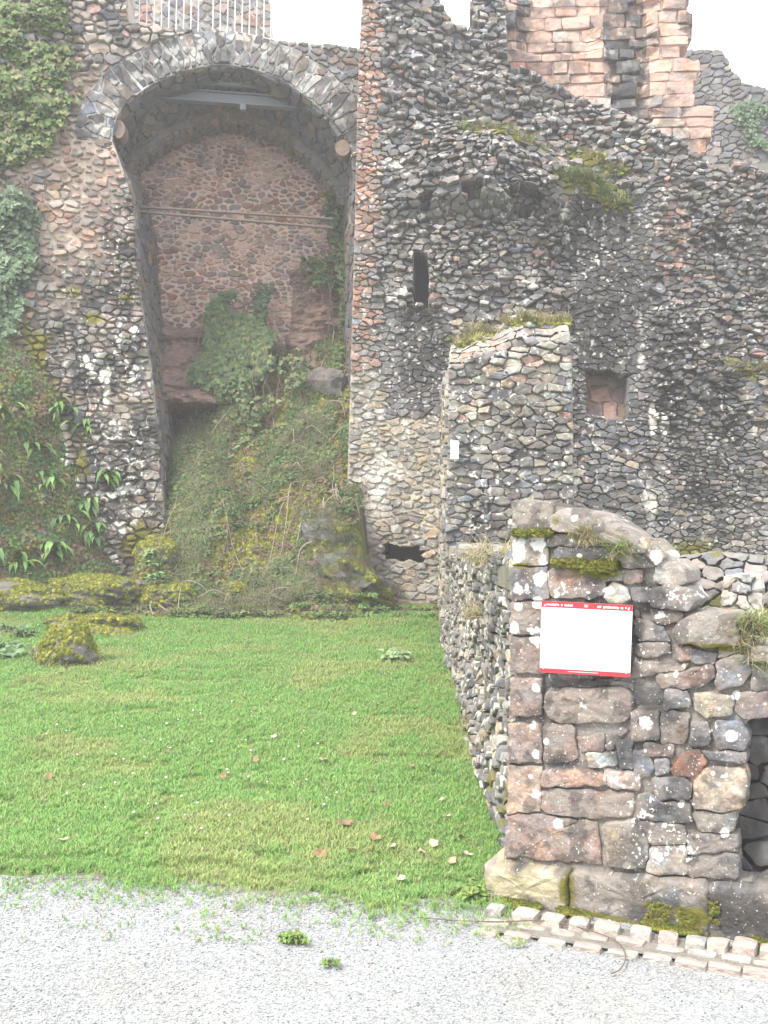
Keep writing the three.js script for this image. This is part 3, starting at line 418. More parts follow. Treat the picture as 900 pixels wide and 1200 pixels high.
// ---- low wall in front: traced stones on its face, courses along its flank
const WL = wallPlane(590, 4.62, 900, 4.13);
const lowWall = thing('low_wall', 'low roadside ruin wall of big red and grey lichened blocks, ending at a squared corner', 'wall', V3(1.1, 0, -4.5));
{
  const G = SLATE, D = [0.15, 0.145, 0.145], R = [0.29, 0.215, 0.185], R2 = [0.25, 0.19, 0.17], O = [0.44, 0.3, 0.215], B = [0.31, 0.29, 0.25], C = [0.4, 0.36, 0.29], Wt = [0.55, 0.54, 0.49];
  const Q = (pts, col, o = {}) => ({ px: pts, col, ...o });
  const list = [
    Q([[604, 587], [650, 588], [649, 622], [603, 622]], [0.27, 0.25, 0.2], { q: 1 }), Q([[603, 625], [645, 628], [643, 662], [602, 663]], B, { q: 1 }), Q([[602, 666], [642, 665], [644, 702], [601, 703]], G, { q: 1 }), Q([[601, 706], [640, 706], [641, 743], [600, 741]], R2, { q: 1 }), Q([[600, 745], [642, 747], [640, 790], [600, 786]], R, { q: 1 }),
    Q([[651, 606], [668, 597], [690, 598], [712, 607], [735, 622], [752, 638], [757, 648], [735, 645], [705, 634], [680, 624], [660, 624], [649, 620]], [0.3, 0.28, 0.26], { p: 0.1, back: -0.45 }),
    Q([[648, 627], [686, 626], [704, 637], [690, 640], [647, 640]], G), Q([[655, 643], [700, 641], [722, 643], [730, 655], [702, 660], [655, 665]], [0.17, 0.165, 0.16], { p: 0.06 }), Q([[646, 668], [700, 664], [711, 672], [708, 700], [647, 701]], R2),
    Q([[712, 701], [713, 691], [722, 685], [735, 690], [739, 702], [730, 707], [718, 707]], Wt, { p: 0.07 }), Q([[712, 673], [722, 668], [731, 672], [729, 681], [714, 681]], Wt, { p: 0.06 }), Q([[733, 669], [753, 669], [753, 682], [734, 683]], R), Q([[742, 690], [760, 690], [760, 705], [744, 704]], G),
    Q([[726, 652], [742, 650], [764, 652], [766, 664], [735, 665]], B), Q([[772, 664], [790, 657], [803, 671], [805, 682], [790, 688], [768, 681]], [0.36, 0.34, 0.31], { back: -0.4, p: 0.06 }), Q([[754, 634], [762, 632], [779, 650], [770, 661], [757, 649]], C, { back: -0.4, p: 0.08 }),
    Q([[763, 692], [785, 685], [807, 691], [816, 704], [806, 716], [790, 714], [765, 711]], G, { back: -0.4, p: 0.08 }), Q([[765, 715], [796, 717], [797, 727], [776, 732], [766, 724]], R2), Q([[790, 742], [800, 728], [815, 720], [858, 722], [868, 748], [862, 755], [826, 756], [800, 752]], [0.25, 0.235, 0.2], { p: 0.12, back: -0.45 }),
    Q([[747, 725], [762, 728], [776, 736], [784, 750], [752, 748], [746, 740]], G), Q([[748, 752], [783, 754], [784, 764], [760, 770], [746, 764]], D), Q([[796, 760], [811, 759], [812, 772], [797, 772]], R), Q([[813, 762], [840, 764], [838, 775], [815, 777]], G), Q([[772, 792], [802, 787], [834, 777], [836, 792], [820, 804], [780, 805]], R2, { p: 0.06 }), Q([[745, 774], [788, 776], [806, 778], [800, 785], [770, 790], [743, 793]], [0.25, 0.2, 0.18]),
    Q([[842, 776], [862, 767], [880, 770], [880, 788], [872, 800], [842, 806]], G, { p: 0.07, back: -0.4 }), Q([[884, 758], [920, 757], [920, 776], [884, 774]], [0.32, 0.3, 0.26], { p: 0.09, back: -0.4 }), Q([[884, 778], [920, 779], [920, 806], [884, 808]], D), Q([[845, 757], [866, 752], [864, 763], [846, 769]], B, { back: -0.3 }),
    Q([[600, 793], [638, 795], [637, 836], [600, 840]], R, { q: 1 }), Q([[641, 822], [646, 811], [665, 806], [730, 805], [740, 815], [740, 838], [730, 845], [660, 846], [645, 840]], [0.32, 0.235, 0.2], { p: 0.06 }), Q([[646, 795], [709, 797], [708, 803], [660, 804], [645, 806]], D, { p: 0.01 }), Q([[713, 797], [738, 800], [738, 808], [732, 803], [714, 803]], G),  // dark strip under the board: its cast shadow put into the colour
    Q([[599, 846], [636, 848], [636, 892], [598, 893]], R, { q: 1 }), Q([[638, 849], [674, 849], [676, 890], [640, 892]], R2), Q([[679, 863], [706, 860], [708, 876], [682, 879]], R2, { p: 0.02 }), Q([[690, 882], [720, 880], [722, 896], [692, 898]], [0.42, 0.4, 0.36], { p: 0.02 }), Q([[724, 868], [742, 868], [742, 900], [726, 898]], D, { p: 0.02 }),
    Q([[597, 896], [636, 898], [635, 950], [596, 952]], O, { q: 1 }), Q([[640, 903], [690, 901], [710, 908], [709, 918], [640, 920]], [0.34, 0.24, 0.2]), Q([[712, 903], [748, 906], [750, 924], [714, 920]], [0.38, 0.3, 0.27]), Q([[638, 923], [740, 927], [742, 953], [700, 958], [638, 949]], R2, { p: 0.04 }),
    Q([[594, 954], [636, 953], [700, 962], [706, 1011], [592, 1003]], R, { q: 1, p: 0.035 }), Q([[709, 965], [745, 960], [760, 985], [757, 1015], [714, 1011]], B),
    Q([[574, 1008], [670, 1017], [668, 1066], [578, 1052]], C, { q: 1, p: 0.1, base: 1 }), Q([[672, 1018], [756, 1024], [832, 1031], [832, 1100], [670, 1072]], [0.22, 0.21, 0.2], { p: 0.08, base: 1 }), Q([[834, 1032], [930, 1038], [930, 1112], [834, 1100]], D, { p: 0.075, base: 1 }),  // right base block coloured dark for the cast shadow crossing it
    Q([[743, 806], [774, 807], [775, 822], [744, 826]], D, { p: 0.0 }), Q([[783, 807], [806, 809], [808, 825], [780, 830]], G), Q([[816, 813], [832, 811], [858, 816], [858, 835], [830, 838], [816, 828]], [0.35, 0.33, 0.27], { p: 0.05 }), Q([[864, 813], [884, 811], [920, 809], [920, 838], [875, 840], [864, 830]], R2, { p: 0.06, back: -0.3 }),
    Q([[743, 832], [772, 831], [772, 865], [743, 866]], [0.2, 0.165, 0.15]), Q([[776, 833], [808, 835], [804, 869], [776, 870]], [0.2, 0.17, 0.155]), Q([[812, 848], [830, 846], [834, 862], [828, 872], [812, 874]], G, { p: 0.05 }), Q([[840, 846], [868, 844], [877, 860], [874, 877], [842, 877]], G, { p: 0.05 }), Q([[758, 871], [790, 873], [788, 884], [760, 886]], R2), Q([[828, 881], [874, 882], [872, 893], [836, 890]], G),
    Q([[788, 898], [800, 883], [818, 880], [829, 894], [816, 908], [792, 908]], [0.3, 0.17, 0.13], { p: 0.045 }), Q([[745, 880], [756, 880], [766, 900], [760, 908], [745, 904]], G), Q([[768, 891], [784, 889], [784, 904], [770, 906]], G), Q([[813, 915], [830, 901], [870, 899], [876, 915], [872, 943], [850, 950], [815, 943]], [0.44, 0.36, 0.28], { p: 0.06 }), Q([[768, 911], [800, 910], [808, 919], [808, 935], [772, 935]], G), Q([[815, 949], [848, 954], [862, 950], [858, 974], [820, 972]], B), Q([[750, 930], [766, 930], [780, 940], [808, 940], [811, 962], [752, 960]], G),
    Q([[750, 964], [800, 965], [806, 985], [764, 986]], G), Q([[810, 976], [860, 978], [862, 994], [812, 998]], G), Q([[764, 990], [806, 989], [806, 1023], [761, 1021]], [0.3, 0.28, 0.26]), Q([[810, 1001], [862, 998], [866, 1027], [808, 1026]], G, { p: 0.04 })];
  // right of the break the face is set back, shaped to hold a shadow
  
  const rng = rngOf(71), grow = (P, g) => { let cx = 0, cy = 0; for (const p of P) { cx += p[0] / P.length; cy += p[1] / P.length; } const k = 1 + g / Math.sqrt(Math.abs(area(P))); return P.map(p => [cx + (p[0] - cx) * k, cy + (p[1] - cy) * k]); };
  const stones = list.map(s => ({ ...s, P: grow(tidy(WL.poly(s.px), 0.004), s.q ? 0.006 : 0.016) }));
  // small packing stones in the joints
  { const zone = WL.poly([[610, 600], [700, 606], [790, 700], [872, 770], [870, 1015], [606, 1000]]); for (const p of scatter(zone, [], rngOf(75), () => 0.05, 1.5, 60)) { const c = [p[0], p[1] / 1.5], m = 0.015; if (stones.some(s => [[0, 0], [m, 0], [-m, 0], [0, m], [0, -m]].some(o => inPoly(c[0] + o[0], c[1] + o[1], s.P)))) continue; const n = 6, a0 = rng() * 6, P = Array.from({ length: n }, (_, i) => { const a = a0 + i / n * 6.283, R = 0.014 + 0.012 * rng(); return [c[0] + Math.cos(a) * R * 1.4, c[1] + Math.sin(a) * R]; }); stones.push({ px: [], chip: 1, P, p: 0.012 + 0.01 * rng(), col: vary(pick([[G, 3], [R2, 1], [B, 1]], rng), rng) }); } }
  for (const s of stones) if (area(s.P) < 0) s.P.reverse();
  const outlinePx = [[606, 592], [648, 592], [690, 603], [735, 627], [760, 645], [775, 660], [798, 668], [800, 690], [810, 706], [800, 718], [820, 726], [856, 728], [866, 756], [884, 764], [935, 764], [935, 832], [884, 838], [872, 850], [879, 872], [868, 888], [874, 912], [864, 930], [870, 948], [856, 962], [862, 990], [858, 1006], [868, 1030], [935, 1045], [935, 1110], [670, 1080], [586, 1058], [584, 1012], [600, 1000], [603, 900], [606, 750]];
  const core = WL.poly(outlinePx), box = boxOf(core, 0.25);
  const spots = []; const R0 = rngOf(5); for (let i = 0; i < 60; i++) { const px = 600 + R0() * 300, py = 600 + R0() * 420, g = R0(); if (px < 735 && px > 650 && py > 800 && g < 0.8) continue; const c = WL.uv(px, py), r = 0.006 + 0.02 * g * g; spots.push([c[0], c[1], r * (0.8 + 0.5 * R0()), r, 0.95]); }
  for (const [px, py, r] of [[760, 847, 7], [629, 636, 9], [611, 690, 8], [635, 677, 8], [608, 655, 10], [610, 710, 5], [606, 735, 6], [632, 706, 5], [857, 862, 5], [850, 974, 4], [630, 882, 4], [632, 745, 8], [610, 640, 9], [770, 655, 7]]) { const c = WL.uv(px, py); spots.push([c[0], c[1], r * 0.0046, r * 0.0046, 1.2]); }
  const lich = patches(W2(WL, [[795, 700, 16, 10, 1.1], [840, 820, 26, 14, 0.9], [790, 985, 40, 28, 0.95], [760, 1000, 40, 20, 0.6], [735, 915, 26, 10, 0.9], [610, 645, 20, 24, 0.75], [620, 690, 20, 20, 0.6], [680, 690, 30, 12, 0.55], [750, 950, 30, 24, 0.7], [850, 790, 20, 16, 0.5], [850, 905, 24, 8, 0.8], [800, 915, 30, 14, 0.6], [745, 775, 8, 40, 0.5]]), 14, 0.12, 4);
  const stainAndShade = patches(W2(WL, [[770, 820, 34, 40, 1], [790, 870, 50, 50, 0.7], [655, 892, 20, 12, 1.2], [730, 875, 26, 20, 1], [690, 800, 40, 6, 1.1], [700, 670, 40, 20, 0.7], [890, 930, 18, 110, 1.1], [870, 1065, 60, 26, 1.1], [760, 1060, 60, 24, 0.6], [745, 760, 12, 50, 0.8], [760, 700, 24, 20, 0.7], [800, 940, 50, 60, 0.45]]), 6, 0.3, 2);  // stains, plus painted shadows beside and below the board and at the right edge
  const mossy = patches(W2(WL, [[630, 623, 24, 4, 1.2], [685, 660, 40, 6, 1.15], [700, 668, 26, 10, 0.8], [655, 612, 6, 6, 1], [612, 663, 14, 3, 1], [780, 1060, 14, 10, 0.9], [815, 1065, 22, 14, 1.2], [670, 1050, 10, 26, 0.9], [765, 1080, 90, 8, 1], [840, 757, 40, 4, 0.9], [715, 985, 10, 26, 0.5]]), 9, 0.2, 7);
  const W2cache = W2(WL, [[630, 1035, 60, 26, 1.1]]), sandy = patches(W2(WL, [[620, 1030, 50, 20, 0.9]]), 12, 0.2, 1);
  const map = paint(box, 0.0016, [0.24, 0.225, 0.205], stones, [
    smear([0.27, 0.245, 0.22], 8, 0.5, 0.62, 0.75, 3), algaeAndShade(specks(14, 0.54, 0.64, null, 31), 0.55, 13), { mask: (u, v) => 0.5 * ss(0.5, 0.7, fbm(u * 9, v * 60, 4)), mul: [0.75, 0.74, 0.74] }, algaeAndShade(stainAndShade, 0.78, 12), { mask: sandy, col: [0.46, 0.42, 0.28] }, { mask: (u, v) => 0.6 * patches(W2cache, 5, 0.3, 1)(u, v) * ss(0.45, 0.6, fbm(u * 12, v * 70, 4)), mul: [0.45, 0.45, 0.45] },
    { mask: specks(70, 0.6, 0.66, lich, 2), col: [0.66, 0.65, 0.62] }, { mask: patches(spots, 30, 0.08, 3), col: [0.74, 0.74, 0.71] }, { mask: specks(110, 0.74, 0.78, null, 9), col: [0.6, 0.59, 0.56] }, { mask: mossy, col: [0.16, 0.15, 0.03] }], 3);
  const mat = new THREE.MeshStandardMaterial({ map, roughness: 0.92, bumpMap: bumpOf(box[2] / 0.3, box[3] / 0.3), bumpScale: 0.016 });
  const sh = new THREE.Shape(core.map(p => new THREE.Vector2(p[0], p[1]))), ex = new THREE.ExtrudeGeometry(sh, { depth: 0.5, bevelEnabled: false, curveSegments: 1 }), pa = ex.attributes.position, ua = ex.attributes.uv;
  for (let i = 0; i < pa.count; i++) { const u = pa.getX(i), v = pa.getY(i), h = pa.getZ(i) - 0.5 + 0.004, p = WL.P(u, v, h); pa.setXYZ(i, p.x, p.y, p.z); ua.setXY(i, (u - box[0]) / box[2], (v - box[1]) / box[3]); }
  ex.computeVertexNormals(); part(lowWall, 'mortar', ex, mat);
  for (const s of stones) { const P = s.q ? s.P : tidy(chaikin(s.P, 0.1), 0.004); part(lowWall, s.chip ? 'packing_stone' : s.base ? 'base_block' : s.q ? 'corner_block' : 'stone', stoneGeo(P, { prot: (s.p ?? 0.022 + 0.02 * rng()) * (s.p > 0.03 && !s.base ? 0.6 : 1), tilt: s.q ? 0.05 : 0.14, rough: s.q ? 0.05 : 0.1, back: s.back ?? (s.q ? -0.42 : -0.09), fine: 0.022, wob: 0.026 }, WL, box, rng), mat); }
  { const WK = { P: (u, v, h) => WL.P(u, v, h - 0.16) }; masonry(lowWall, WK, { seed: 79, poly: WL.poly([[860, 838], [990, 838], [990, 1080], [850, 1070]]).reverse(), k: 1.4, radius: () => 0.15, gap: 0.006, depth: 0.004, thick: 0.2, res: 0.004, single: 12, mortar: [0.14, 0.135, 0.13], style: (u, v, r) => ({ col: vary(D, r), prot: 0.02 + 0.03 * r(), tilt: 0.2 }), layers: [smear([0.15, 0.14, 0.13], 9, 0.5, 0.6, 0.8, 2), algaeAndShade(specks(3, 0.4, 0.5, null, 4), 0.7, 2)] }); }  // set-back end: dark stones and film paint its shadow deeper
  // flank along the lawn
  const A = V3(WL.P(0.02, 0, -0.40).x + 0.0, 0, WL.P(0.02, 0, -0.40).z), F = V3(0.815, 0, -11.75), e = F.clone().sub(A), L = e.length(); e.divideScalar(L);
  const WSd = { P: (u, v, h) => { const d = L - u, foot = 0.1 * ss(0.55, 0.0, v - H(A.x + e.x * d, A.z + e.z * d) - 0.1 * fbm(u * 3, 1, 2)) ; const o = h + foot + 0.09 * (fbm(u * 1.2, v * 1.5, 3) - 0.5); return V3(A.x + e.x * d + e.z * o, v, A.z + e.z * d - e.x * o); } };
  const top = []; for (let i = 0; i <= 24; i++) { const d = L * (1 - i / 24); top.push([i / 24 * L, lerp(1.56, 1.5, d / L) + 0.1 * (fbm(i * 0.9, 3, 2) - 0.5)]); }
  masonry(lowWall, WSd, { seed: 72, poly: [[L, -0.1], ...top.slice().reverse(), [0, 0.2]].reverse(), k: 2.6, radius: () => 0.21, gap: 0.01, depth: 0.016, thick: 0.42, res: 0.007, single: 150, facing: 0.12, fine: 0.05, wob: 0.02, bump: 0.03, mortar: [0.3, 0.28, 0.24],
    style: (u, v, r) => ({ col: vary(pick([[SLATE, 4], [BASALT, 3], [PALE, 1.2], [BUFF, 0.5], [BROWN, 0.8]], r), r), prot: 0.008 + 0.035 * r(), tilt: 0.25, rough: 0.12 }), layers: [algaeAndShade(specks(5, 0.55, 0.68, null, 5), 0.6, 14), { mask: specks(16, 0.62, 0.67, null, 15), col: [0.5, 0.49, 0.44] }, { mask: (u, v) => ss(0.55, 0.65, fbm(u * 4, v * 4, 4)) * ss(0.6, 0.1, v), col: [0.15, 0.15, 0.04] }] });
  // its top: flat capping stones
  const WTp = { P: (u, v, h) => { const d = L - u; return V3(A.x + e.x * d - e.z * v, 1.5 + h + 0.04 * d / L, A.z + e.z * d + e.x * v); } };
  masonry(lowWall, WTp, { seed: 73, poly: [[0, -0.02], [L, -0.02], [L, 0.44], [0, 0.44]], k: 1, radius: () => 0.3, gap: 0.015, thick: 0.15, res: 0.012, single: 20, facing: 0.05, mortar: [0.2, 0.19, 0.15], style: (u, v, r) => ({ col: vary(pick([[SLATE, 3], [PALE, 1]], r), r), prot: 0.02 + 0.08 * r(), tilt: 0.4 }) });
}
// ---- stub pillar and the low ledge inside the ruin, seen over the low wall
const WS1 = wallPlane(845, 6.4, 897, 6.3);
const stub = thing('wall_stub', 'short pale lichen-crusted stub of wall standing behind the low wall', 'wall', V3(2.3, 0.9, -6.5));
masonry(stub, WS1, { seed: 81, poly: WS1.poly([[846, 830], [845, 700], [848, 676], [868, 672], [892, 673], [896, 690], [892, 740], [896, 830]]).reverse(), k: 1.3, radius: () => 0.062, gap: 0.005, depth: 0.01, thick: 0.3, res: 0.003, fine: 0.02, wob: 0.01, single: 40, mortar: [0.33, 0.31, 0.28], style: (u, v, r) => ({ col: vary(pick([[[0.5, 0.48, 0.45], 3], [SLATE, 2], [BUFF, 0.6]], r), r), prot: 0.01 + 0.03 * r() }), layers: [{ mask: specks(30, 0.56, 0.62, null, 2), col: [0.66, 0.65, 0.62] }] });
const WS2 = wallPlane(740, 9.2, 930, 8.6, (u, v) => -0.5 * Math.pow(clamp((v - 1.25) / 0.5), 1.4));
const inner = thing('inner_ledge', 'mossy grey stone ledge at the foot of the dark wall behind the low wall', 'wall', V3(3, 0.9, -9));
masonry(inner, WS2, { seed: 82, poly: WS2.poly([[730, 800], [735, 690], [765, 668], [790, 652], [830, 646], [880, 650], [930, 640], [930, 800]]).reverse(), k: 1.7, radius: () => 0.2, gap: 0.01, depth: 0.03, thick: 0.5, res: 0.006, fine: 0.05, single: 50, mortar: [0.2, 0.19, 0.16], style: (u, v, r) => ({ col: vary(pick([[SLATE, 4], [BASALT, 1], [BROWN, 1]], r), r), prot: 0.03 + 0.06 * r(), tilt: 0.5 }), layers: [{ mask: specks(4, 0.52, 0.62, null, 2), col: [0.13, 0.125, 0.04] }] });

// ================================================================ FITTINGS
function tube(pts, r, seg = 24, rs = 6) { return new THREE.TubeGeometry(new THREE.CatmullRomCurve3(pts), seg, r, rs, false); }
function bar(a, b, r, rs = 8) { const d = b.clone().sub(a), g = new THREE.CylinderGeometry(r, r, d.length(), rs); g.applyQuaternion(new THREE.Quaternion().setFromUnitVectors(V3(0, 1, 0), d.clone().normalize())); g.translate((a.x + b.x) / 2, (a.y + b.y) / 2, (a.z + b.z) / 2); return g; }
function beam(a, b, w, h) { const d = b.clone().sub(a), g = new THREE.BoxGeometry(w, h, d.length()); const z = d.clone().normalize(), x = V3(0, 1, 0).cross(z).normalize(), y = z.clone().cross(x); const m = new THREE.Matrix4().makeBasis(x, y, z).setPosition(a.clone().add(b).multiplyScalar(0.5)); g.applyMatrix4(m); return g; }
const galv = new THREE.MeshStandardMaterial({ color: new THREE.Color(0.62, 0.64, 0.66), roughness: 0.45, metalness: 0.2 });
{ // railing on the arch
  const A = WA.P(...WA.uv(151, 26), -0.3), Bp = WA.P(...WA.uv(322, 37), -0.3), r = thing('railing', 'pale galvanised railing on top of the arch', 'railing', A.clone());
  const up = (p, h) => V3(p.x, p.y + h, p.z), at = (t) => A.clone().lerp(Bp, t);
  for (const t of [0, 0.512, 1.02]) part(r, 'post', beam(up(at(t), -0.15), up(at(t), 1.1), 0.05, 0.05), galv);
  part(r, 'top_rail', beam(up(at(-0.01), 1.1), up(at(1.03), 1.1), 0.05, 0.05), galv); part(r, 'bottom_rail', beam(up(at(0), 0.02), up(at(1.02), 0.02), 0.03, 0.03), galv);
  for (let i = 1; i < 20; i++) { if (i === 10) continue; part(r, 'baluster', bar(up(at(i / 20 * 1.024), 0.0), up(at(i / 20 * 1.024), 1.08), 0.011, 6), galv); }
}
{ // steel beam under the vault
  const a = WA.P(...WA.uv(185, 92), -0.55), b = WA.P(...WA.uv(368, 106), -0.55), m = new THREE.MeshStandardMaterial({ color: new THREE.Color(0.2, 0.22, 0.25), roughness: 0.6, metalness: 0.3 }), t = thing('steel_beam', 'dark grey steel beam spanning the vault just behind the arch', 'beam', a.clone());
  const dn = V3(0, -0.09, 0), u = V3(0, 0.09, 0); part(t, 'lower_flange', beam(a.clone().add(dn), b.clone().add(dn), 0.14, 0.02), m); part(t, 'upper_flange', beam(a.clone().add(u), b.clone().add(u), 0.14, 0.02), m); part(t, 'web', beam(a, b, 0.02, 0.165), m);
  const c = a.clone().lerp(b, 0.52); part(t, 'bracket', beam(c.clone().add(V3(0, -0.15, 0.02)), c.clone().add(V3(0.1, -0.15, 0.02)), 0.1, 0.1), m);
  const a2 = a.clone().lerp(b, 0.32).add(V3(0, 0.2, 0.1)), b2 = a.clone().lerp(b, 0.64).add(V3(0, 0.2, 0.1)); part(t, 'strut', beam(a2, b2, 0.06, 0.06), m);
}
{ // two rods across the opening
  const m = new THREE.MeshStandardMaterial({ color: new THREE.Color(0.15, 0.12, 0.105), roughness: 0.7, metalness: 0.2 });
  [[[156, 230], [392, 245], 'upper rusty rod of the pair across the arch opening'], [[158, 236], [392, 256], 'lower rusty rod of the pair across the arch opening']].forEach(([p, q, l]) => { const a = WA.P(...WA.uv(...p), -0.5), b = WA.P(...WA.uv(...q), -0.5), t = thing('tie_rod', l, 'rod', a.clone()); part(t, 'rod', bar(a, b, 0.024), m); for (const k of [0.03, 0.44, 0.95]) { const c = a.clone().lerp(b, k); part(t, 'collar', bar(c.clone().add(V3(-0.03, 0, 0)), c.clone().add(V3(0.03, 0, 0)), 0.038), m); } });
}
{ // round stub ends at the springing
  [[139, 150, 7, 11, 'round pale stub end set into the left springing of the arch'], [402, 172, 9, 10, 'round pale stub end set into the right springing of the arch']].forEach(([px, py, rx, ry, l]) => { const c = WA.uv(px, py), p = WA.P(c[0], c[1], -0.06), t = thing('round_stub', l, 'stub', p.clone()); const g = new THREE.CylinderGeometry(1, 1.03, 0.4, 20, 3); const a = g.attributes.position; for (let i = 0; i < a.count; i++) { const f = 1 + 0.12 * (fbm(a.getX(i) * 2 + px, a.getZ(i) * 2 + a.getY(i) * 3, 3) - 0.5); a.setX(i, a.getX(i) * f); a.setZ(i, a.getZ(i) * f); } g.rotateX(Math.PI / 2); g.scale(rx * 0.0138, ry * 0.0138, 0.6); g.computeVertexNormals(); g.translate(p.x, p.y, p.z - 0.1); part(t, 'stub', g, new THREE.MeshStandardMaterial({ color: new THREE.Color(0.22, 0.175, 0.14), roughness: 0.9, bumpMap: bumpOf(1, 1), bumpScale: 0.02 })); });
}
{ // the information board
  const c = [[641, 703], [746, 708], [743, 791], [639, 785]].map(p => WL.uv(...p)), h0 = 0.085, t = thing('information_board', 'white information board with red bands, screwed to the low wall', 'sign', WL.P(c[3][0], c[3][1], h0));
  const cv = document.createElement('canvas'); cv.width = 1024; cv.height = 800; const x = cv.getContext('2d');
  x.fillStyle = '#ebebe9'; x.fillRect(0, 0, 1024, 800); x.fillStyle = '#d8323f'; x.fillRect(0, 0, 1024, 70); x.fillRect(0, 752, 1024, 48);
  x.fillStyle = 'rgba(255,255,255,0.85)'; { const q = rngOf(9); for (const [a, b] of [[60, 360], [640, 985]]) for (let u = a; u < b;) { const w = 8 + 14 * q(); x.fillRect(u, 24 + 6 * q(), w, 18 + 8 * q()); u += w + 4 + (q() < 0.12 ? 18 : 0); } } x.fillRect(490, 22, 44, 8); x.fillRect(490, 40, 44, 8); x.fillRect(330, 772, 340, 6);
  x.fillStyle = '#c9c9cc'; for (let i = 0; i < 5; i++) { x.fillRect(45, 100 + i * 22, 50 - (i % 2) * 14, 6); x.fillRect(930, 100 + i * 22, 34 + (i % 3) * 8, 5); } for (let i = 0; i < 5; i++) x.fillRect(150 + i * 32, 108 + (i % 2) * 26, 16, 8); x.fillRect(500, 400, 26, 6);
  const tex = new THREE.CanvasTexture(cv); tex.colorSpace = THREE.SRGBColorSpace;
  const face = new THREE.MeshPhysicalMaterial({ map: tex, roughness: 0.4, clearcoat: 0.3 }), edge = new THREE.MeshStandardMaterial({ color: new THREE.Color(0.5, 0.5, 0.52), roughness: 0.5, metalness: 0.3 });
  const quad = (h, rev) => { const g = new THREE.BufferGeometry(), p = []; for (const i of rev ? [0, 1, 2, 0, 2, 3] : [0, 2, 1, 0, 3, 2]) { const q = WL.P(c[i][0], c[i][1], h); p.push(q.x, q.y, q.z); } g.setAttribute('position', new THREE.Float32BufferAttribute(p, 3)); const U = [[0, 1], [1, 1], [1, 0], [0, 0]]; g.setAttribute('uv', new THREE.Float32BufferAttribute((rev ? [0, 1, 2, 0, 2, 3] : [0, 2, 1, 0, 3, 2]).flatMap(i => U[i]), 2)); g.computeVertexNormals(); return g; };
  part(t, 'printed_face', quad(h0 + 0.0065, false), face);
  const rim = new THREE.ExtrudeGeometry(new THREE.Shape(c.map(p => new THREE.Vector2(p[0], p[1]))), { depth: 0.006, bevelEnabled: false }), ra = rim.attributes.position; for (let i = 0; i < ra.count; i++) { const q = WL.P(ra.getX(i), ra.getY(i), h0 + ra.getZ(i)); ra.setXYZ(i, q.x, q.y, q.z); } rim.computeVertexNormals(); part(t, 'backing_plate', rim, edge);
  for (const [a, b] of [[0.04, 0.06], [0.96, 0.06], [0.04, 0.94], [0.96, 0.94]]) { const u = lerp(lerp(c[0][0], c[1][0], a), lerp(c[3][0], c[2][0], a), b), v = lerp(lerp(c[0][1], c[3][1], b), lerp(c[1][1], c[2][1], b), a); part(t, 'screw', bar(WL.P(u, v, 0.01), WL.P(u, v, h0 + 0.0095), 0.005), edge); }
}
{ // small plate on the buttress
  const c = WB.uv(533, 528), p = WB.P(c[0], c[1], 0.11), t = thing('small_plate', 'small pale metal plate fixed to the corner of the buttress', 'plate', p.clone()); const g = new THREE.BoxGeometry(0.1, 0.22, 0.012); g.rotateY(-0.1); g.translate(p.x, p.y, p.z); part(t, 'plate', g, new THREE.MeshStandardMaterial({ color: new THREE.Color(0.6, 0.63, 0.66), roughness: 0.5 }));
  for (const y of [-0.08, 0.08]) part(t, 'fixing', bar(V3(p.x, p.y + y, p.z - 0.12), V3(p.x, p.y + y, p.z + 0.01), 0.008, 6), galv);
}
console.log('fittings done');
// ================================================================ ROCKS
function tuftGeo(n, seed, lean = 0.5, w = 0.035, curl = 0.5) { const r = rngOf(seed), pos = []; for (let i = 0; i < n; i++) { const a = r() * 6.28, h = 0.55 + 0.45 * r(), x = (r() - 0.5) * 0.5, z = (r() - 0.5) * 0.5, dx = Math.cos(a) * lean * (0.3 + r()), dz = Math.sin(a) * lean * (0.3 + r()), px = -Math.sin(a) * w, pz = Math.cos(a) * w, m = [x + dx * 0.35, h * 0.6, z + dz * 0.35], e = [x + dx, h * (1 - curl * 0.4 * r()), z + dz]; pos.push(x - px, 0, z - pz, x + px, 0, z + pz, m[0] + px * 0.8, m[1], m[2] + pz * 0.8, x - px, 0, z - pz, m[0] + px * 0.8, m[1], m[2] + pz * 0.8, m[0] - px * 0.8, m[1], m[2] - pz * 0.8, m[0] - px * 0.8, m[1], m[2] - pz * 0.8, m[0] + px * 0.8, m[1], m[2] + pz * 0.8, ...e); } const g = new THREE.BufferGeometry(); g.setAttribute('position', new THREE.Float32BufferAttribute(pos, 3)); g.computeVertexNormals(); return g; }
const lawnTuft = tuftGeo(9, 5, 0.7, 0.045), longTuft = tuftGeo(12, 6, 1.3, 0.016, 1.6), weedGeo = (() => { const r = rngOf(4), pos = []; for (let i = 0; i < 9; i++) { const a = r() * 6.28, L = 0.5 + 0.6 * r(), w = 0.16 + 0.1 * r(), y = 0.15 + 0.6 * r(), c = Math.cos(a), s = Math.sin(a), q = (l, m, yy) => [c * l - s * m, yy, s * l + c * m]; pos.push(...q(0, 0, y * 0.3), ...q(L * 0.5, w, y), ...q(L * 0.5, -w, y), ...q(L * 0.5, w, y), ...q(L, 0, y * 0.85), ...q(L * 0.5, -w, y)); } const g = new THREE.BufferGeometry(); g.setAttribute('position', new THREE.Float32BufferAttribute(pos, 3)); g.computeVertexNormals(); return g; })();
function groundHit(px, py) { const r = ray(px, py), p = camera.position.clone(); for (let t = 1; t < 26; t += 0.02) { const q = r.clone().multiplyScalar(t).add(p); if (q.y < H(q.x, q.z)) return q.setY(H(q.x, q.z)); } return r.multiplyScalar(26).add(p); }
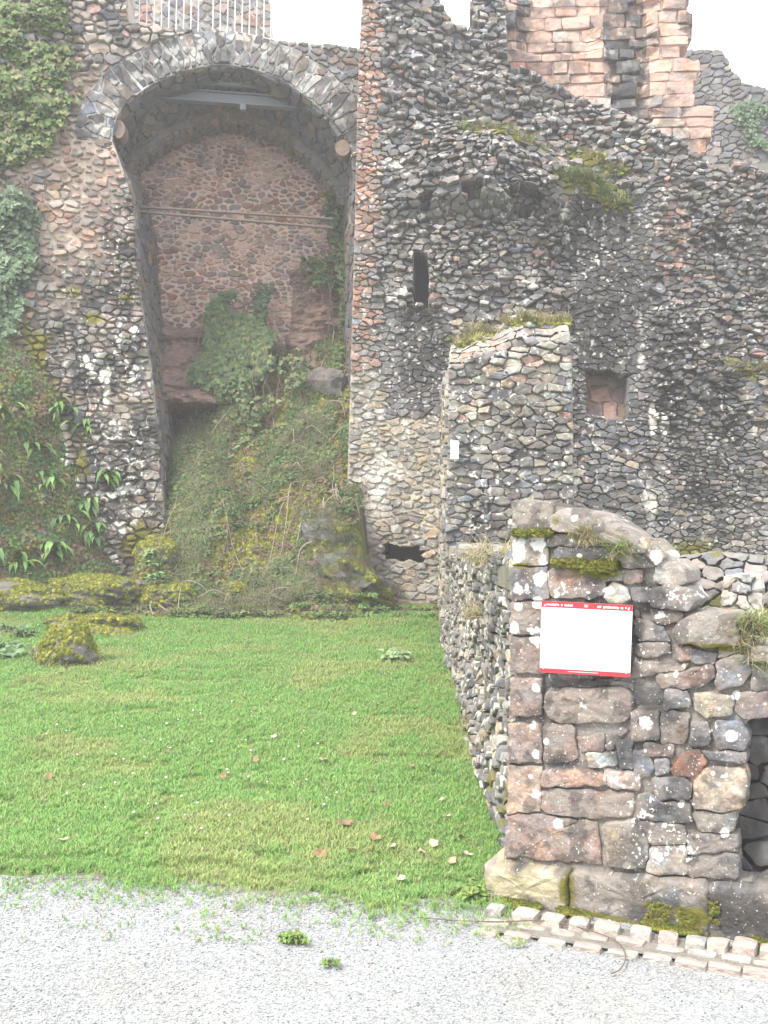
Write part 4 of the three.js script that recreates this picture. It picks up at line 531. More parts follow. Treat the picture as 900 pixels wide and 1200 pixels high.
function n3(x, y, z) { return (fbm(x + z * 0.7, y - z * 0.6, 4) + fbm(y + 31 + x * 0.5, z + 7, 4)) * 0.5; }
function rockGeo(rx, ry, rz, seed, rough = 0.5, det = 4) { const g = new THREE.IcosahedronGeometry(1, det * 4), a = g.attributes.position; for (let i = 0; i < a.count; i++) { const v = V3().fromBufferAttribute(a, i), q = Math.max(Math.abs(v.x), Math.abs(v.y), Math.abs(v.z)); let f = lerp(1, 0.8 / q, 0.45) * (1 + rough * (n3(v.x * 1.3 + seed, v.y * 1.3, v.z * 1.3) - 0.5) * 1.5 + rough * 0.25 * (n3(v.x * 5 + seed, v.y * 5, v.z * 5) - 0.5)); a.setXYZ(i, v.x * f * rx, v.y * f * ry, v.z * f * rz); } const uvs = g.attributes.uv; for (let i = 0; i < a.count; i++) uvs.setXY(i, a.getX(i) + a.getZ(i) * 0.6, a.getY(i) + a.getZ(i) * 0.3); g.computeVertexNormals(); return g; }
const rockTex = (c, seed) => { const t = dataTex(512, 512, (i, j, o) => { const x = i / 512, y = j / 512, a = wrapN(x, y, 5, 6), b = wrapN(x + 0.4, y + 0.1, 14, 4), l = ss(0.6, 0.66, wrapN(x + 0.2, y + 0.7, 18, 4)) * 0.5; for (let k = 0; k < 3; k++) o[k] = lerp(c[k] * (0.45 + 0.75 * a + 0.35 * b), 0.4, l * 0.4); }, true); return t; };
const greyRock = new THREE.MeshStandardMaterial({ map: rockTex([0.16, 0.15, 0.14], 1), roughness: 0.9, bumpMap: bumpOf(1.4, 1.4), bumpScale: 0.04 });
const redRock = new THREE.MeshStandardMaterial({ map: rockTex([0.22, 0.15, 0.122], 2), roughness: 0.9, bumpMap: bumpOf(1.4, 2.6), bumpScale: 0.08 });
const brownRock = new THREE.MeshStandardMaterial({ map: rockTex([0.28, 0.22, 0.18], 3), roughness: 0.92, bumpMap: bumpOf(1.2, 1.2), bumpScale: 0.04 });
// moss: small spiky cushions
const mossGeo = (() => { const r = rngOf(3), L = []; const b = new THREE.IcosahedronGeometry(1, 1); b.scale(1, 0.62, 1); b.deleteAttribute('uv'); const pos = [...b.attributes.position.array]; for (let i = 0; i < 26; i++) { const th = r() * 6.28, ph = Math.acos(r()), d = V3(Math.sin(ph) * Math.cos(th), Math.cos(ph), Math.sin(ph) * Math.sin(th)), t = V3(r() - 0.5, r() - 0.5, r() - 0.5).cross(d).normalize().multiplyScalar(0.16), e = d.clone().multiply(V3(1.45, 1.1, 1.45)), s = d.clone().multiply(V3(0.85, 0.5, 0.85)); pos.push(s.x - t.x, s.y - t.y, s.z - t.z, s.x + t.x, s.y + t.y, s.z + t.z, e.x, e.y, e.z); } const g = new THREE.BufferGeometry(); g.setAttribute('position', new THREE.Float32BufferAttribute(pos, 3)); g.computeVertexNormals(); return g; })();
const plantMat = new THREE.MeshStandardMaterial({ color: 0xffffff, roughness: 0.85, side: THREE.DoubleSide });
const leafMat = new THREE.MeshPhysicalMaterial({ color: 0xffffff, roughness: 0.55, side: THREE.DoubleSide });
const UPV = V3(0, 1, 0);
function inst(parent, name, geo, mat, list) {              // list: {p, n, s, r, c, sy}
  const m = new THREE.InstancedMesh(geo, mat, list.length), M = new THREE.Matrix4(), q = new THREE.Quaternion(), q2 = new THREE.Quaternion(), c = new THREE.Color(), o = parent.isScene ? V3() : parent.position; m.name = name; m.castShadow = m.receiveShadow = true;
  list.forEach((e, i) => { q.setFromUnitVectors(UPV, e.n ?? UPV); q2.setFromAxisAngle(UPV, e.r ?? 0); q.multiply(q2); M.compose(e.p.clone().sub(o), q, V3(e.s, e.s * (e.sy ?? 1), e.s)); m.setMatrixAt(i, M); m.setColorAt(i, c.setRGB(...e.c)); });
  m.userData.kind = 'stuff'; parent.add(m); return m;
}
const mossCol = (r) => { const t = r(), f = 0.75 + 0.7 * r(); return [lerp(0.14, 0.28, t) * f, lerp(0.18, 0.27, t) * f, lerp(0.035, 0.045, t) * f]; };
// moss over a mesh: sampled on its upward faces where the noise says so
function mossOn(parent, mesh, n, rng, { up = 0.3, fq = 2, lo = 0.45, size = 0.03, seed = 0, geo = mossGeo, name = 'moss', cols } = {}) {
  const g = mesh.geometry, a = g.attributes.position, idx = g.index, T = (idx ? idx.count : a.count) / 3, out = [], A = V3(), B = V3(), C = V3(), cum = []; let tot = 0;
  for (let t = 0; t < T; t++) { const [i, j, k] = [0, 1, 2].map(q => idx ? idx.getX(t * 3 + q) : t * 3 + q); A.fromBufferAttribute(a, i); B.fromBufferAttribute(a, j); C.fromBufferAttribute(a, k); tot += B.clone().sub(A).cross(C.clone().sub(A)).length(); cum.push(tot); }
  for (let m = 0; m < n; m++) { const r = rng() * tot; let lo2 = 0, hi = T - 1; while (lo2 < hi) { const mid = (lo2 + hi) >> 1; cum[mid] < r ? lo2 = mid + 1 : hi = mid; } const [i, j, k] = [0, 1, 2].map(q => idx ? idx.getX(lo2 * 3 + q) : lo2 * 3 + q); A.fromBufferAttribute(a, i); B.fromBufferAttribute(a, j); C.fromBufferAttribute(a, k); const nn = B.clone().sub(A).cross(C.clone().sub(A)).normalize(); let u = rng(), v = rng(); if (u + v > 1) { u = 1 - u; v = 1 - v; } const p = A.clone().addScaledVector(B.clone().sub(A), u).addScaledVector(C.clone().sub(A), v).add(parent.position);
    if (nn.y < up + (rng() - 0.5) * 0.3) continue; if (n3(p.x * fq + seed, p.y * fq, p.z * fq) < lo) continue; out.push({ p, n: nn, s: size * (0.6 + 0.9 * rng()), r: rng() * 6.28, c: cols ? cols[Math.floor(rng() * cols.length)].map(x => x * (0.6 + 0.8 * rng())) : mossCol(rng) }); }
  if (out.length) inst(parent, name, geo, plantMat, out);
}
{ // boulders along the foot of the walls
  const R = rngOf(91); const base = [];
  [[72, 782, 0.3, 0.3, 0.3, 'G', 'peaked moss-capped boulder at the edge of the lawn', 0.44], [112, 742, 0.55, 0.17, 0.34, 'G', 'long low mossy rock behind the peaked boulder', 0.36], [192, 716, 0.36, 0.22, 0.3, 'G', 'rounded moss-covered rock at the foot of the pier corner', 0.3], [143, 708, 0.3, 0.26, 0.25, 'P', 'bare brownish stone between mossy rocks under the pier', 0.62], [278, 708, 0.17, 0.22, 0.16, 'G', 'small upright mossy stone at the foot of the bank', 0.3], [180, 684, 0.34, 0.4, 0.3, 'G', 'tall mossy rock hump against the pier corner', 0.38], [95, 712, 0.75, 0.3, 0.42, 'G', 'wide mossy rock shelf under the pier', 0.4], [20, 715, 0.6, 0.26, 0.42, 'G', 'mossy mound below the ferns on the left', 0.4], [52, 776, 0.16, 0.14, 0.16, 'G', 'low bare grey stone beside the peaked boulder', 0.66], [437, 712, 0.34, 0.22, 0.25, 'G', 'yellow mossy clump at the foot of the quoined corner', 0.25]].forEach(([px, py, a, b, c, k, l, lo], i) => { const p = groundHit(px, py); p.z -= c * 0.55; p.y = H(p.x, p.z) + b * 0.25; const t = thing('boulder', l, 'boulder', p.clone()), g = rockGeo(a, b, c, i * 5.3 + 1, 0.95, i === 0 ? 4 : 3); g.rotateY(R() * 0.8 - 0.4); if (i === 0) { const q = g.attributes.position; for (let j = 0; j < q.count; j++) { const y = q.getY(j); if (y > 0) { q.setX(j, q.getX(j) * (1 - y * 1.3)); q.setZ(j, q.getZ(j) * (1 - y * 1.1)); q.setY(j, y * 1.35); } } g.computeVertexNormals(); } g.translate(p.x, p.y, p.z); const m = part(t, 'rock', g, k === 'P' ? brownRock : greyRock); mossOn(t, m, Math.round(5200 * Math.min(1.2, a * (b + c) * 1.6)), R, { up: -0.05, lo: lo - 0.03, size: 0.022, fq: 4.2, seed: i * 3 }); mossOn(t, m, Math.round(1500 * Math.min(1.2, a * (b + c) * 1.6)), R, { up: -0.3, lo: lo + 0.03, size: 0.011, fq: 6, seed: i * 3 }); for (let q = 0; q < 26 * (a + 0.3); q++) { const an = R() * 6.28, x = p.x + Math.cos(an) * a * (0.85 + 0.3 * R()), z = p.z + Math.sin(an) * c * (0.85 + 0.3 * R()), f = 0.7 + 0.6 * R(); base.push({ p: V3(x, H(x, z), z), s: 0.07 + 0.09 * R(), r: R() * 6, c: (R() < 0.6 ? [0.16, 0.26, 0.07] : [0.3, 0.26, 0.16]).map(w => w * f) }); } });
  put(inst(scene, 'rough_grass', tuftGeo(10, 8, 0.9, 0.03), plantMat, base), 'rough longer grass round the feet of the boulders', 'grass', null, 'stuff');
}
{ // dark wet rock at the right foot of the bank
  const p = groundHit(388, 700); p.z -= 0.35; const t = thing('boulder', 'tall dark wet rock with yellow moss between the bank and the quoined corner', 'boulder', p.clone()); const g = rockGeo(0.62, 0.9, 0.8, 41, 1.5, 5); g.rotateX(-0.5); g.rotateZ(0.5); g.translate(p.x + 0.02, p.y + 0.28, p.z - 0.5); const m = part(t, 'rock', g, new THREE.MeshStandardMaterial({ map: rockTex([0.12, 0.115, 0.12], 5), roughness: 0.7, bumpMap: bumpOf(1.4, 1.4), bumpScale: 0.06 })); mossOn(t, m, 12000, rngOf(6), { up: -0.25, lo: 0.48, size: 0.024, fq: 3.2, seed: 12 }); mossOn(t, m, 2600, rngOf(7), { up: -0.5, lo: 0.45, size: 0.1, fq: 2, seed: 19, geo: longTuft, name: 'dry_grass', cols: [[0.22, 0.2, 0.13], [0.12, 0.15, 0.05]] });
  const p2 = atDepth(372, 572, 16.0), t2 = thing('boulder', 'pale mossy stones poking from the upper bank beside the quoined corner', 'boulder', p2.clone()); const g2 = rockGeo(0.42, 0.35, 0.4, 33, 0.8, 3); g2.translate(p2.x, p2.y - 0.1, p2.z); const m2 = part(t2, 'rock', g2, greyRock); mossOn(t2, m2, 1600, rngOf(8), { up: 0.1, lo: 0.48, size: 0.026 });
  const p3 = atDepth(383, 455, 17.2), t3 = thing('boulder', 'grey blocky rock at the right back corner of the recess', 'boulder', p3.clone()); const g3 = rockGeo(0.42, 0.4, 0.35, 53, 0.7, 3); g3.translate(p3.x, p3.y, p3.z); part(t3, 'rock', g3, greyRock);
}
// bedded red rock under the recess wall
function strata(name, label, W, px0, py0, px1, py1, prof, seed, mat, bedAmp = 0.2) { const a = W.uv(px0, py1), b = W.uv(px1, py0), box = [a[0], a[1], b[0] - a[0], b[1] - a[1]], g = sheet(W, box, 130, 130, (u, v) => { const s = (u - box[0]) / box[2], t = (v - box[1]) / box[3], w = t + 0.1 * (fbm(u * 1.1 + seed, v, 3) - 0.5), bed = Math.floor(w * 9), fr = w * 9 - bed; return prof(s, t) + bedAmp * (TAB[(bed * 37 + seed * 11 + 5) & 65535] - 0.5) * ss(0, 0.12, fr) * ss(1, 0.85, fr) + 0.3 * (fbm(u * 3 + seed, v * 7, 5) - 0.5) + 0.4 * (fbm(u * 2.2, v * 2.2 + seed, 5) - 0.5); }); const uvs = g.attributes.uv; for (let i = 0; i < uvs.count; i++) uvs.setXY(i, uvs.getX(i) * box[2] * 0.7, uvs.getY(i) * box[3] * 0.9); const p = W.P(box[0] + box[2] / 2, box[1], 0), t = thing(name, label, 'rock', p); part(t, 'rock', g, mat); return t; }
strata('rock_outcrop', 'bedded reddish rock ledge overhanging a dark hollow at the left of the recess', WR, 158, 385, 345, 560, (s, t) => lerp(0.15, 0.95, ss(1, 0.42, t)) * ss(1, 0.7, s) * ss(0, 0.06, 1 - t) - 0.95 * ss(0.44, 0.38, t) * ss(0.2, 0, t - 0.38) + (t < 0.1 ? 0.1 : 0) - 0.4 * ss(0.75, 1, s), 3, redRock);
strata('rock_outcrop', 'smooth red bedrock face at the right back of the recess', WR, 318, 322, 432, 480, (s, t) => 0.05 + 0.4 * ss(1, 0.2, t) * ss(0, 0.3, s) - 0.4 * ss(0.25, 0, s), 8, redRock, 0.06);

// ================================================================ LEFT MOSSY SLOPE
const slopeEdge = polyline([[380, 0], [420, 26], [480, 62], [540, 76], [600, 100], [650, 118], [700, 150]]);     // photograph row -> where the slope meets the pier
const WSl = wallPlane(40, 15.6, 415, 16.2);
const slopeH = (u, v) => { const [px, py] = toPx(WA.P(u, v)); const d = (slopeEdge(py) - px) / FOCAL * 15.6; return clamp(d * 0.8, -0.3, 1.3) + (py < 400 ? (py - 400) / 60 : 0) + 0.35 * (fbm(u * 1.6, v * 1.6, 4) - 0.5) + 0.22 * (fbm(u * 1.1 + 5, v * 3.2, 3) - 0.5) + 0.02; };
let slopeMesh; const slope = thing('mossy_slope', 'steep mossy earth slope with ferns heaped against the left pier', 'slope', WA.P(-0.5, 0.6, 0.5));
{
  const a = WA.uv(-140, 760), b = WA.uv(165, 380), box = [a[0], a[1], b[0] - a[0], b[1] - a[1]], g = sheet(WA, box, 150, 200, slopeH);
  const map = paint(box, 0.012, [0.1, 0.085, 0.06], [], [{ mask: specks(3, 0.5, 0.6, null, 3), col: [0.15, 0.14, 0.035] }, { mask: specks(12, 0.6, 0.68, null, 8), col: [0.16, 0.13, 0.1] }]);
  const m = part(slope, 'earth', g, new THREE.MeshStandardMaterial({ map, roughness: 1, bumpMap: bumpOf(4, 6), bumpScale: 0.08 }));
  mossOn(slope, m, 26000, rngOf(15), { up: -0.3, fq: 1.5, lo: 0.5, size: 0.03, seed: 4 });
  slopeMesh = m;
}
// ================================================================ PLANTS
function ivyLeaf(k = 1) { const o = [[0, -0.1], [0.36, -0.28], [0.62, 0.05], [0.36, 0.22], [0.34, 0.52], [0.12, 0.56], [0, 1], [-0.12, 0.56], [-0.34, 0.52], [-0.36, 0.22], [-0.62, 0.05], [-0.36, -0.28]], pos = []; for (let i = 0; i < o.length; i++) { const a = o[i], b = o[(i + 1) % o.length]; pos.push(0, 0.1, 0.15, a[0], 0.12 * Math.abs(a[0]) * k, a[1], b[0], 0.12 * Math.abs(b[0]) * k, b[1]); } const g = new THREE.BufferGeometry(); g.setAttribute('position', new THREE.Float32BufferAttribute(pos, 3)); g.computeVertexNormals(); return g; }
const ivyGeo = ivyLeaf();
function ivy(label, W, px, { thick = 0.2, dens = 900, size = 0.075, cols, seed = 1, base = () => 0, cut = 0.38, stems = 6, group } = {}) {
  const r = rngOf(seed), P = W.poly(px), b = boxOf(P, 0.12), out = [], t = thing('ivy', label, 'ivy', W.P(b[0] + b[2] / 2, b[1], 0), group), n = Math.round(b[2] * b[3] * dens);
  for (let i = 0; i < n; i++) { let u = b[0] + r() * b[2], v = b[1] + r() * b[3]; const wu = u + 0.35 * (fbm(u * 4, v * 4, 3) - 0.5), wv = v + 0.35 * (fbm(u * 4 + 9, v * 4, 3) - 0.5); if (!inPoly(wu, wv, P)) continue; const cl = fbm(u * 2.6 + seed, v * 2.6, 4); if (cl < cut + 0.1 * r()) continue;
    const h = base(u, v) + thick * (0.25 + 1.5 * (cl - 0.3)) * Math.sqrt(r()) + 0.03, p = W.P(u, v, h), nn = W.n.clone().add(V3((r() - 0.5) * 1.1, 0.35 + (r() - 0.5) * 0.9, (r() - 0.5) * 0.6)).normalize(), f = 0.65 + 0.7 * r(), c = cols[Math.floor(r() * cols.length)];
    out.push({ p, n: nn, s: size * (0.55 + 0.75 * r()), r: Math.PI + (r() - 0.5) * 1.8, c: [c[0] * f, c[1] * f, c[2] * f] }); }
  const stemMat = brownStem; for (let i = 0; i < stems; i++) { const u = b[0] + b[2] * (0.15 + 0.7 * r()), pts = []; for (let k = 0; k <= 5; k++) { const v = b[1] + b[3] * k / 5 * (0.6 + 0.4 * r()), uu = u + (r() - 0.5) * 0.3; pts.push(W.P(uu, v, base(uu, v) + 0.03)); } part(t, 'stem', tube(pts, 0.009, 20, 5), stemMat); }
  inst(t, 'leaves', ivyGeo, leafMat, out); return t;
}
const brownStem = new THREE.MeshStandardMaterial({ color: new THREE.Color(0.16, 0.12, 0.09), roughness: 0.9 }), paleStem = new THREE.MeshStandardMaterial({ color: new THREE.Color(0.38, 0.33, 0.25), roughness: 0.9 });
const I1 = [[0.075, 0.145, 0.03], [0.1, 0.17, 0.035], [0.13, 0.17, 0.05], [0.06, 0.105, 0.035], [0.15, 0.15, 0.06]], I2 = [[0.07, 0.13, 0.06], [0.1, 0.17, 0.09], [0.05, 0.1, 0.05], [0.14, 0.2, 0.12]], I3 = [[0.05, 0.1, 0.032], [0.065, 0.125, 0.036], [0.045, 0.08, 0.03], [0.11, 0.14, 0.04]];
ivy('large green ivy curtain hanging over the top of the left pier', WA, [[-130, -60], [70, -60], [78, 0], [90, 50], [97, 95], [86, 135], [70, 165], [45, 190], [25, 205], [0, 190], [-130, 210]], { thick: 0.4, dens: 900, cols: I1, seed: 2, size: 0.085, cut: 0.3 });
ivy('bluish green ivy mass hanging on the left edge of the pier', WA, [[-130, 225], [20, 232], [44, 250], [46, 290], [36, 340], [24, 390], [8, 425], [-130, 450]], { thick: 0.4, dens: 900, cols: I2, seed: 3, size: 0.1, cut: 0.28 });
ivy('sparse brownish ivy stems between the two ivy masses on the pier', WA, [[-130, 110], [12, 115], [26, 170], [24, 232], [-130, 232]], { thick: 0.25, dens: 420, cols: [[0.13, 0.12, 0.08], [0.09, 0.11, 0.05]], seed: 4, size: 0.07, stems: 16 });
const rb = (u, v) => { const [px, py] = toPx(WR.P(u, v)); return 0.33 + 0.68 * ss(365, 460, py); };
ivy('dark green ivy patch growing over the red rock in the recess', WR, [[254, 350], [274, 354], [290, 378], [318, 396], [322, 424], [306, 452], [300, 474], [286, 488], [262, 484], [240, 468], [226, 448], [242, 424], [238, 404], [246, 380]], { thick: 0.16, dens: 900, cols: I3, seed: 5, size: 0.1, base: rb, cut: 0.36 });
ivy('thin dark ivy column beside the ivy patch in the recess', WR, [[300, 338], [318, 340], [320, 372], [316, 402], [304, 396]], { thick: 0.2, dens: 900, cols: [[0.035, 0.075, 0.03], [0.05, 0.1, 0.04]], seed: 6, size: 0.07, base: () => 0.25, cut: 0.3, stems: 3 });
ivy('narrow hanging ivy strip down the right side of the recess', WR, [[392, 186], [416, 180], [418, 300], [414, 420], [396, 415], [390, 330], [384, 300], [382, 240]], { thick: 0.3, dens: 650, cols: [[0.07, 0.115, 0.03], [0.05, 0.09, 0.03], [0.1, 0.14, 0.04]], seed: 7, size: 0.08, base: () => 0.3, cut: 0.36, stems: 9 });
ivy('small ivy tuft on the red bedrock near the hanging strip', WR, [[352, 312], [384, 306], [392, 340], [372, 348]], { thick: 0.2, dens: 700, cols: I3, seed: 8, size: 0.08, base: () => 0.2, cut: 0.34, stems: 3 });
ivy('loose ivy trailing from the ivy patch down the recess bank', WR, [[306, 440], [330, 425], [372, 436], [350, 462], [322, 486], [300, 520], [270, 530], [255, 500], [280, 480]], { thick: 0.2, dens: 330, cols: [...I3, [0.16, 0.19, 0.07]], seed: 10, size: 0.08, base: (u, v) => 1.25 - 0.2 * 0, cut: 0.42, stems: 8 });
ivy('pale ivy patch on the far round tower', { ...WF }, [[842, 142], [866, 138], [892, 155], [900, 190], [880, 200], [856, 180]], { thick: 0.2, dens: 700, cols: I2, seed: 9, size: 0.1, cut: 0.36, stems: 2 });

const sideX = (z) => lerp(0.66, 0.72, (-z - 5) / 6.7);
{ // the lawn's grass
  const r = rngOf(101), out = [], flowers = [];
  for (let i = 0; i < 190000 && out.length < 110000; i++) {
    const d = 4.0 + 10.9 * Math.pow(r(), 1.55), z = -d, x = lerp(-0.43 * d - 0.15, Math.min(0.75, sideX(z)), r()); const e = z - lawnEdge(x); if (e > 0 && r() > Math.exp(-e * 7) * 0.4) continue; if (d > 13.2 && r() < (d - 13.2) * 0.45) continue; if (H(x, z) > 0.0675 * (d - 4.7) + 0.25 + 0.3 * r()) continue;
    const n = fbm(x * 1.3 + 3, z * 1.3, 4), n2 = fbm(x * 4 + 3, z * 4 + 8, 3); if (n2 < 0.3 && r() < 0.3) continue; if (n2 < lerp(0.3, 0.5, ss(0.9, 0.1, sideX(z) - x) * ss(7, 9.5, d)) && r() < 0.6) continue; if (n2 < 0.47 && d > 12.4 && r() < 0.6) continue;
    const straw = ss(0.52, 0.68, n) * 0.7 + 0.3 * r(), f = 0.7 + 0.6 * r(), s = (0.024 + 0.018 * n2 + 0.012 * r()) * (e > -0.15 ? 0.7 : 1) * (1 + 0.25 * ss(7, 13, d));
    const c = r() < 0.07 ? [0.42, 0.37, 0.22] : [lerp(0.205, 0.33, straw) * f, lerp(0.4, 0.41, straw) * f, lerp(0.11, 0.15, straw) * f];
    out.push({ p: V3(x, H(x, z), z), s, sy: 0.8 + 0.5 * r(), r: r() * 6.28, c });
  }
  const g = inst(scene, 'grass', lawnTuft, plantMat, out); put(g, 'short green grass of the lawn', 'grass', null, 'stuff');
  for (let i = 0; i < 55; i++) { const p = groundHit(40 + 300 * r() + 160 * r() * r(), 800 + 130 * r() + 80 * r()); flowers.push({ p: p.add(V3(0, 0.045, 0)), n: V3((r() - 0.5) * 0.5, 1, 0.35).normalize(), s: 0.005 + 0.003 * r(), r: r() * 6, c: [0.7, 0.7, 0.68] }); }
  const dg = new THREE.CircleGeometry(1, 9); dg.rotateX(-Math.PI / 2); const dp = dg.attributes.position; for (let i = 1; i < dp.count; i++) dp.setY(i, 0.3 + 0.2 * (i % 2)); dg.deleteAttribute('uv'); dg.computeVertexNormals(); put(inst(scene, 'daisies', dg, plantMat, flowers), 'tiny white daisies scattered in the lawn', 'daisy', null, 'stuff');
}
{ // scrub, litter and moss on the bank
  const r = rngOf(111), long = [], leaf = [], moss = [];
  const t = thing('bank_scrub', 'tangle of dry grass, low leaves and moss covering the bank under the arch', 'scrub', ground(-2.2, -15)); t.userData.kind = 'stuff';
  for (let i = 0; i < 46000; i++) { const d = 13.3 + 5.2 * r(), z = -d, x = lerp(-4.3, -0.42, r()), y = H(x, z), n = fbm(x * 1.7 + 31, d * 1.7 + 4, 4), k = r(), e = 0.05, nn = V3(H(x - e, z) - H(x + e, z), 2 * e, H(x, z - e) - H(x, z + e)).normalize(); if (d < 14.2 && r() < (14.2 - d)) continue;
    const p = V3(x, y, z), m = fbm(x * 1.1 + 3, d * 1.1 + y, 4);
    if (n > 0.45 && k < 0.8) moss.push({ p, n: nn, s: 0.022 + 0.03 * r(), r: r() * 6, c: mossCol(r) });
    else if (k < 0.3) { const f = 0.6 + 0.7 * r(), c = r() < 0.45 ? [0.22, 0.19, 0.135] : [0.13, 0.165, 0.06]; long.push({ p, n: nn.add(V3((r() - 0.5) * 0.9, 0, (r() - 0.5) * 0.5)).normalize(), s: 0.12 + 0.2 * r() * r(), r: r() * 6, c: c.map(q => q * f) }); }
    else if (m > 0.42 && k < 0.82) { const f = 0.6 + 0.8 * r(), c = r() < 0.6 ? [0.075, 0.14, 0.045] : [0.14, 0.17, 0.06]; leaf.push({ p, n: nn, s: 0.06 + 0.1 * r(), r: r() * 6, c: c.map(q => q * f) }); }
    else if (k > 0.9) { const f = 0.6 + 0.7 * r(); leaf.push({ p: p.clone().add(V3(0, 0.02, 0)), n: nn, s: 0.04 + 0.04 * r(), r: r() * 6, c: [0.22 * f, 0.165 * f, 0.115 * f] }); } }
  inst(t, 'dry_grass', longTuft, plantMat, long); inst(t, 'low_leaves', weedGeo, plantMat, leaf); inst(t, 'moss', mossGeo, plantMat, moss);
  for (let i = 0; i < 170; i++) { const x = lerp(-4, -0.5, r()), d = 14.3 + 3.4 * r(), a = r() * 6.28, L = 0.3 + 0.7 * r(), pts = []; for (let k = 0; k <= 4; k++) { const xx = x + Math.cos(a) * L * k / 4 + (r() - 0.5) * 0.1, zz = -d + Math.sin(a) * L * k / 4; pts.push(V3(xx, H(xx, zz) + 0.03 + 0.3 * Math.sin(k / 4 * Math.PI) * r(), zz)); } part(t, 'stem', tube(pts, 0.005 + 0.005 * r(), 14, 5), r() < 0.4 ? paleStem : brownStem); }
}
{ const r = rngOf(117), out = [], t = thing('ground_ivy', 'dark low ivy leaves creeping over the bank beside the pier corner', 'ivy', ground(-3, -15.6)); for (let i = 0; i < 5200; i++) { const x = -3.75 + 1.5 * r() * r(), d = 14.6 + 2.7 * r(), z = -d; if (fbm(x * 2 + 7, d * 2, 3) < 0.44) continue; const f = 0.6 + 0.8 * r(), c = I3[Math.floor(r() * 4)]; out.push({ p: V3(x, H(x, z) + 0.04 + 0.12 * r(), z), n: V3((r() - 0.5) * 0.9, 0.8, 0.7 + (r() - 0.5) * 0.6).normalize(), s: 0.05 + 0.05 * r(), r: r() * 6, c: c.map(q => q * f * 1.2) }); } inst(t, 'leaves', ivyGeo, leafMat, out); for (let i = 0; i < 14; i++) { const x = -3.7 + 1.2 * r(), d = 15 + 1.6 * r(), pts = []; for (let k = 0; k < 5; k++) { const xx = x + k * 0.12 * (r() - 0.3), zz = -d + k * 0.14; pts.push(V3(xx, H(xx, zz) + 0.05 + 0.05 * r(), zz)); } part(t, 'stem', tube(pts, 0.006, 14, 5), brownStem); } }
function clump(name, label, cat, spots, o = {}) {
  const px0 = spots; if (o.surf) spots = spots.map(p => o.surf(...p));            // a plant clump: blades or leaves round given points
  const r = rngOf(o.seed ?? 1), t = thing(name, label, cat, spots[0].clone(), o.group), out = [];
  for (const p of spots) for (let i = 0; i < (o.n ?? 20); i++) { const q = p.clone().add(V3((r() - 0.5) * (o.w ?? 0.3), (r() - 0.5) * (o.hgt ?? 0.04), (r() - 0.5) * (o.dz ?? 0.15))), f = 0.6 + 0.8 * r(), c = o.cols[Math.floor(r() * o.cols.length)]; out.push({ p: q, n: V3((r() - 0.5) * (o.lean ?? 0.8), 1, (r() - 0.2) * (o.lean ?? 0.8)).normalize(), s: (o.s ?? 0.15) * (0.6 + 0.7 * r()), r: r() * 6, c: c.map(x => x * f) }); }
  inst(t, o.part ?? 'blades', o.geo ?? longTuft, plantMat, out); if (o.moss) { const L = []; for (const p of spots) for (let i = 0; i < o.moss; i++) L.push({ p: o.surf ? (q => o.surf(q[0] + (r() + r() - 1) * 22, q[1] + (r() + r() - 1) * 9, 0.02 + 0.07 * r()))(px0[spots.indexOf(p)]) : p.clone(), n: V3(0, 0.8, 0.6).normalize(), s: 0.025 + 0.025 * r(), r: r() * 6, c: mossCol(r).map(x => x * 0.8) }); inst(t, 'moss', mossGeo, plantMat, L); } return t;
}
const STRAW = [[0.36, 0.32, 0.2], [0.28, 0.25, 0.14], [0.2, 0.2, 0.08]], GREEN = [[0.13, 0.22, 0.05], [0.18, 0.26, 0.07]];
const onM = (px, py, h = 0.1) => WM.P(...WM.uv(px, py), h), onB = (px, py, h = 0.08) => WB.P(...WB.uv(px, py), h), onL = (px, py, h = 0.05) => WL.P(...WL.uv(px, py), h);
clump('grass_clump', 'mossy straw grass along the upper ledge of the dark wall', 'grass clump', [[548, 160], [572, 158], [590, 162], [612, 172], [632, 184]], { surf: onM, cols: [...STRAW, ...GREEN], moss: 22, seed: 1, n: 14, s: 0.16 });
clump('grass_clump', 'olive moss and grass on the ledge below the sandstone tower', 'grass clump', [[676, 172], [692, 178], [708, 186], [724, 196]], { surf: onM, cols: [...STRAW, [0.2, 0.2, 0.04]], moss: 30, seed: 2, n: 12, s: 0.14 });
clump('grass_clump', 'green and straw grass tuft on the lower ledge of the dark wall', 'grass clump', [[664, 216], [680, 214], [694, 218], [708, 228], [722, 238]], { surf: onM, cols: [...STRAW, ...GREEN, ...GREEN], moss: 30, seed: 3, n: 22, s: 0.2 });
clump('grass_clump', 'straw grass and moss on the sloping top of the buttress', 'grass clump', [[540, 380], [556, 368], [548, 392], [604, 366], [620, 370], [646, 360], [654, 368], [570, 372]], { surf: onB, cols: STRAW, moss: 18, seed: 4, n: 15, s: 0.16, mw: 0.25 });
clump('grass_clump', 'thin straw grass at the right of the dark wall', 'grass clump', [[860, 432], [880, 436], [896, 432]], { surf: onM, cols: STRAW, moss: 12, seed: 5, n: 12, s: 0.16 });
clump('grass_clump', 'pale dry grass tuft above the information board', 'grass clump', [[690, 634], [700, 636], [684, 628]].map(p => onL(...p, 0.09)), { cols: STRAW, seed: 6, n: 12, s: 0.07, w: 0.08, dz: 0.04 });
clump('grass_clump', 'green grass tuft on the stepped top of the low wall', 'grass clump', [[724, 652], [732, 646]].map(p => onL(...p, 0.07)), { cols: [...GREEN, ...STRAW], seed: 7, n: 14, s: 0.07, w: 0.06, dz: 0.04 });
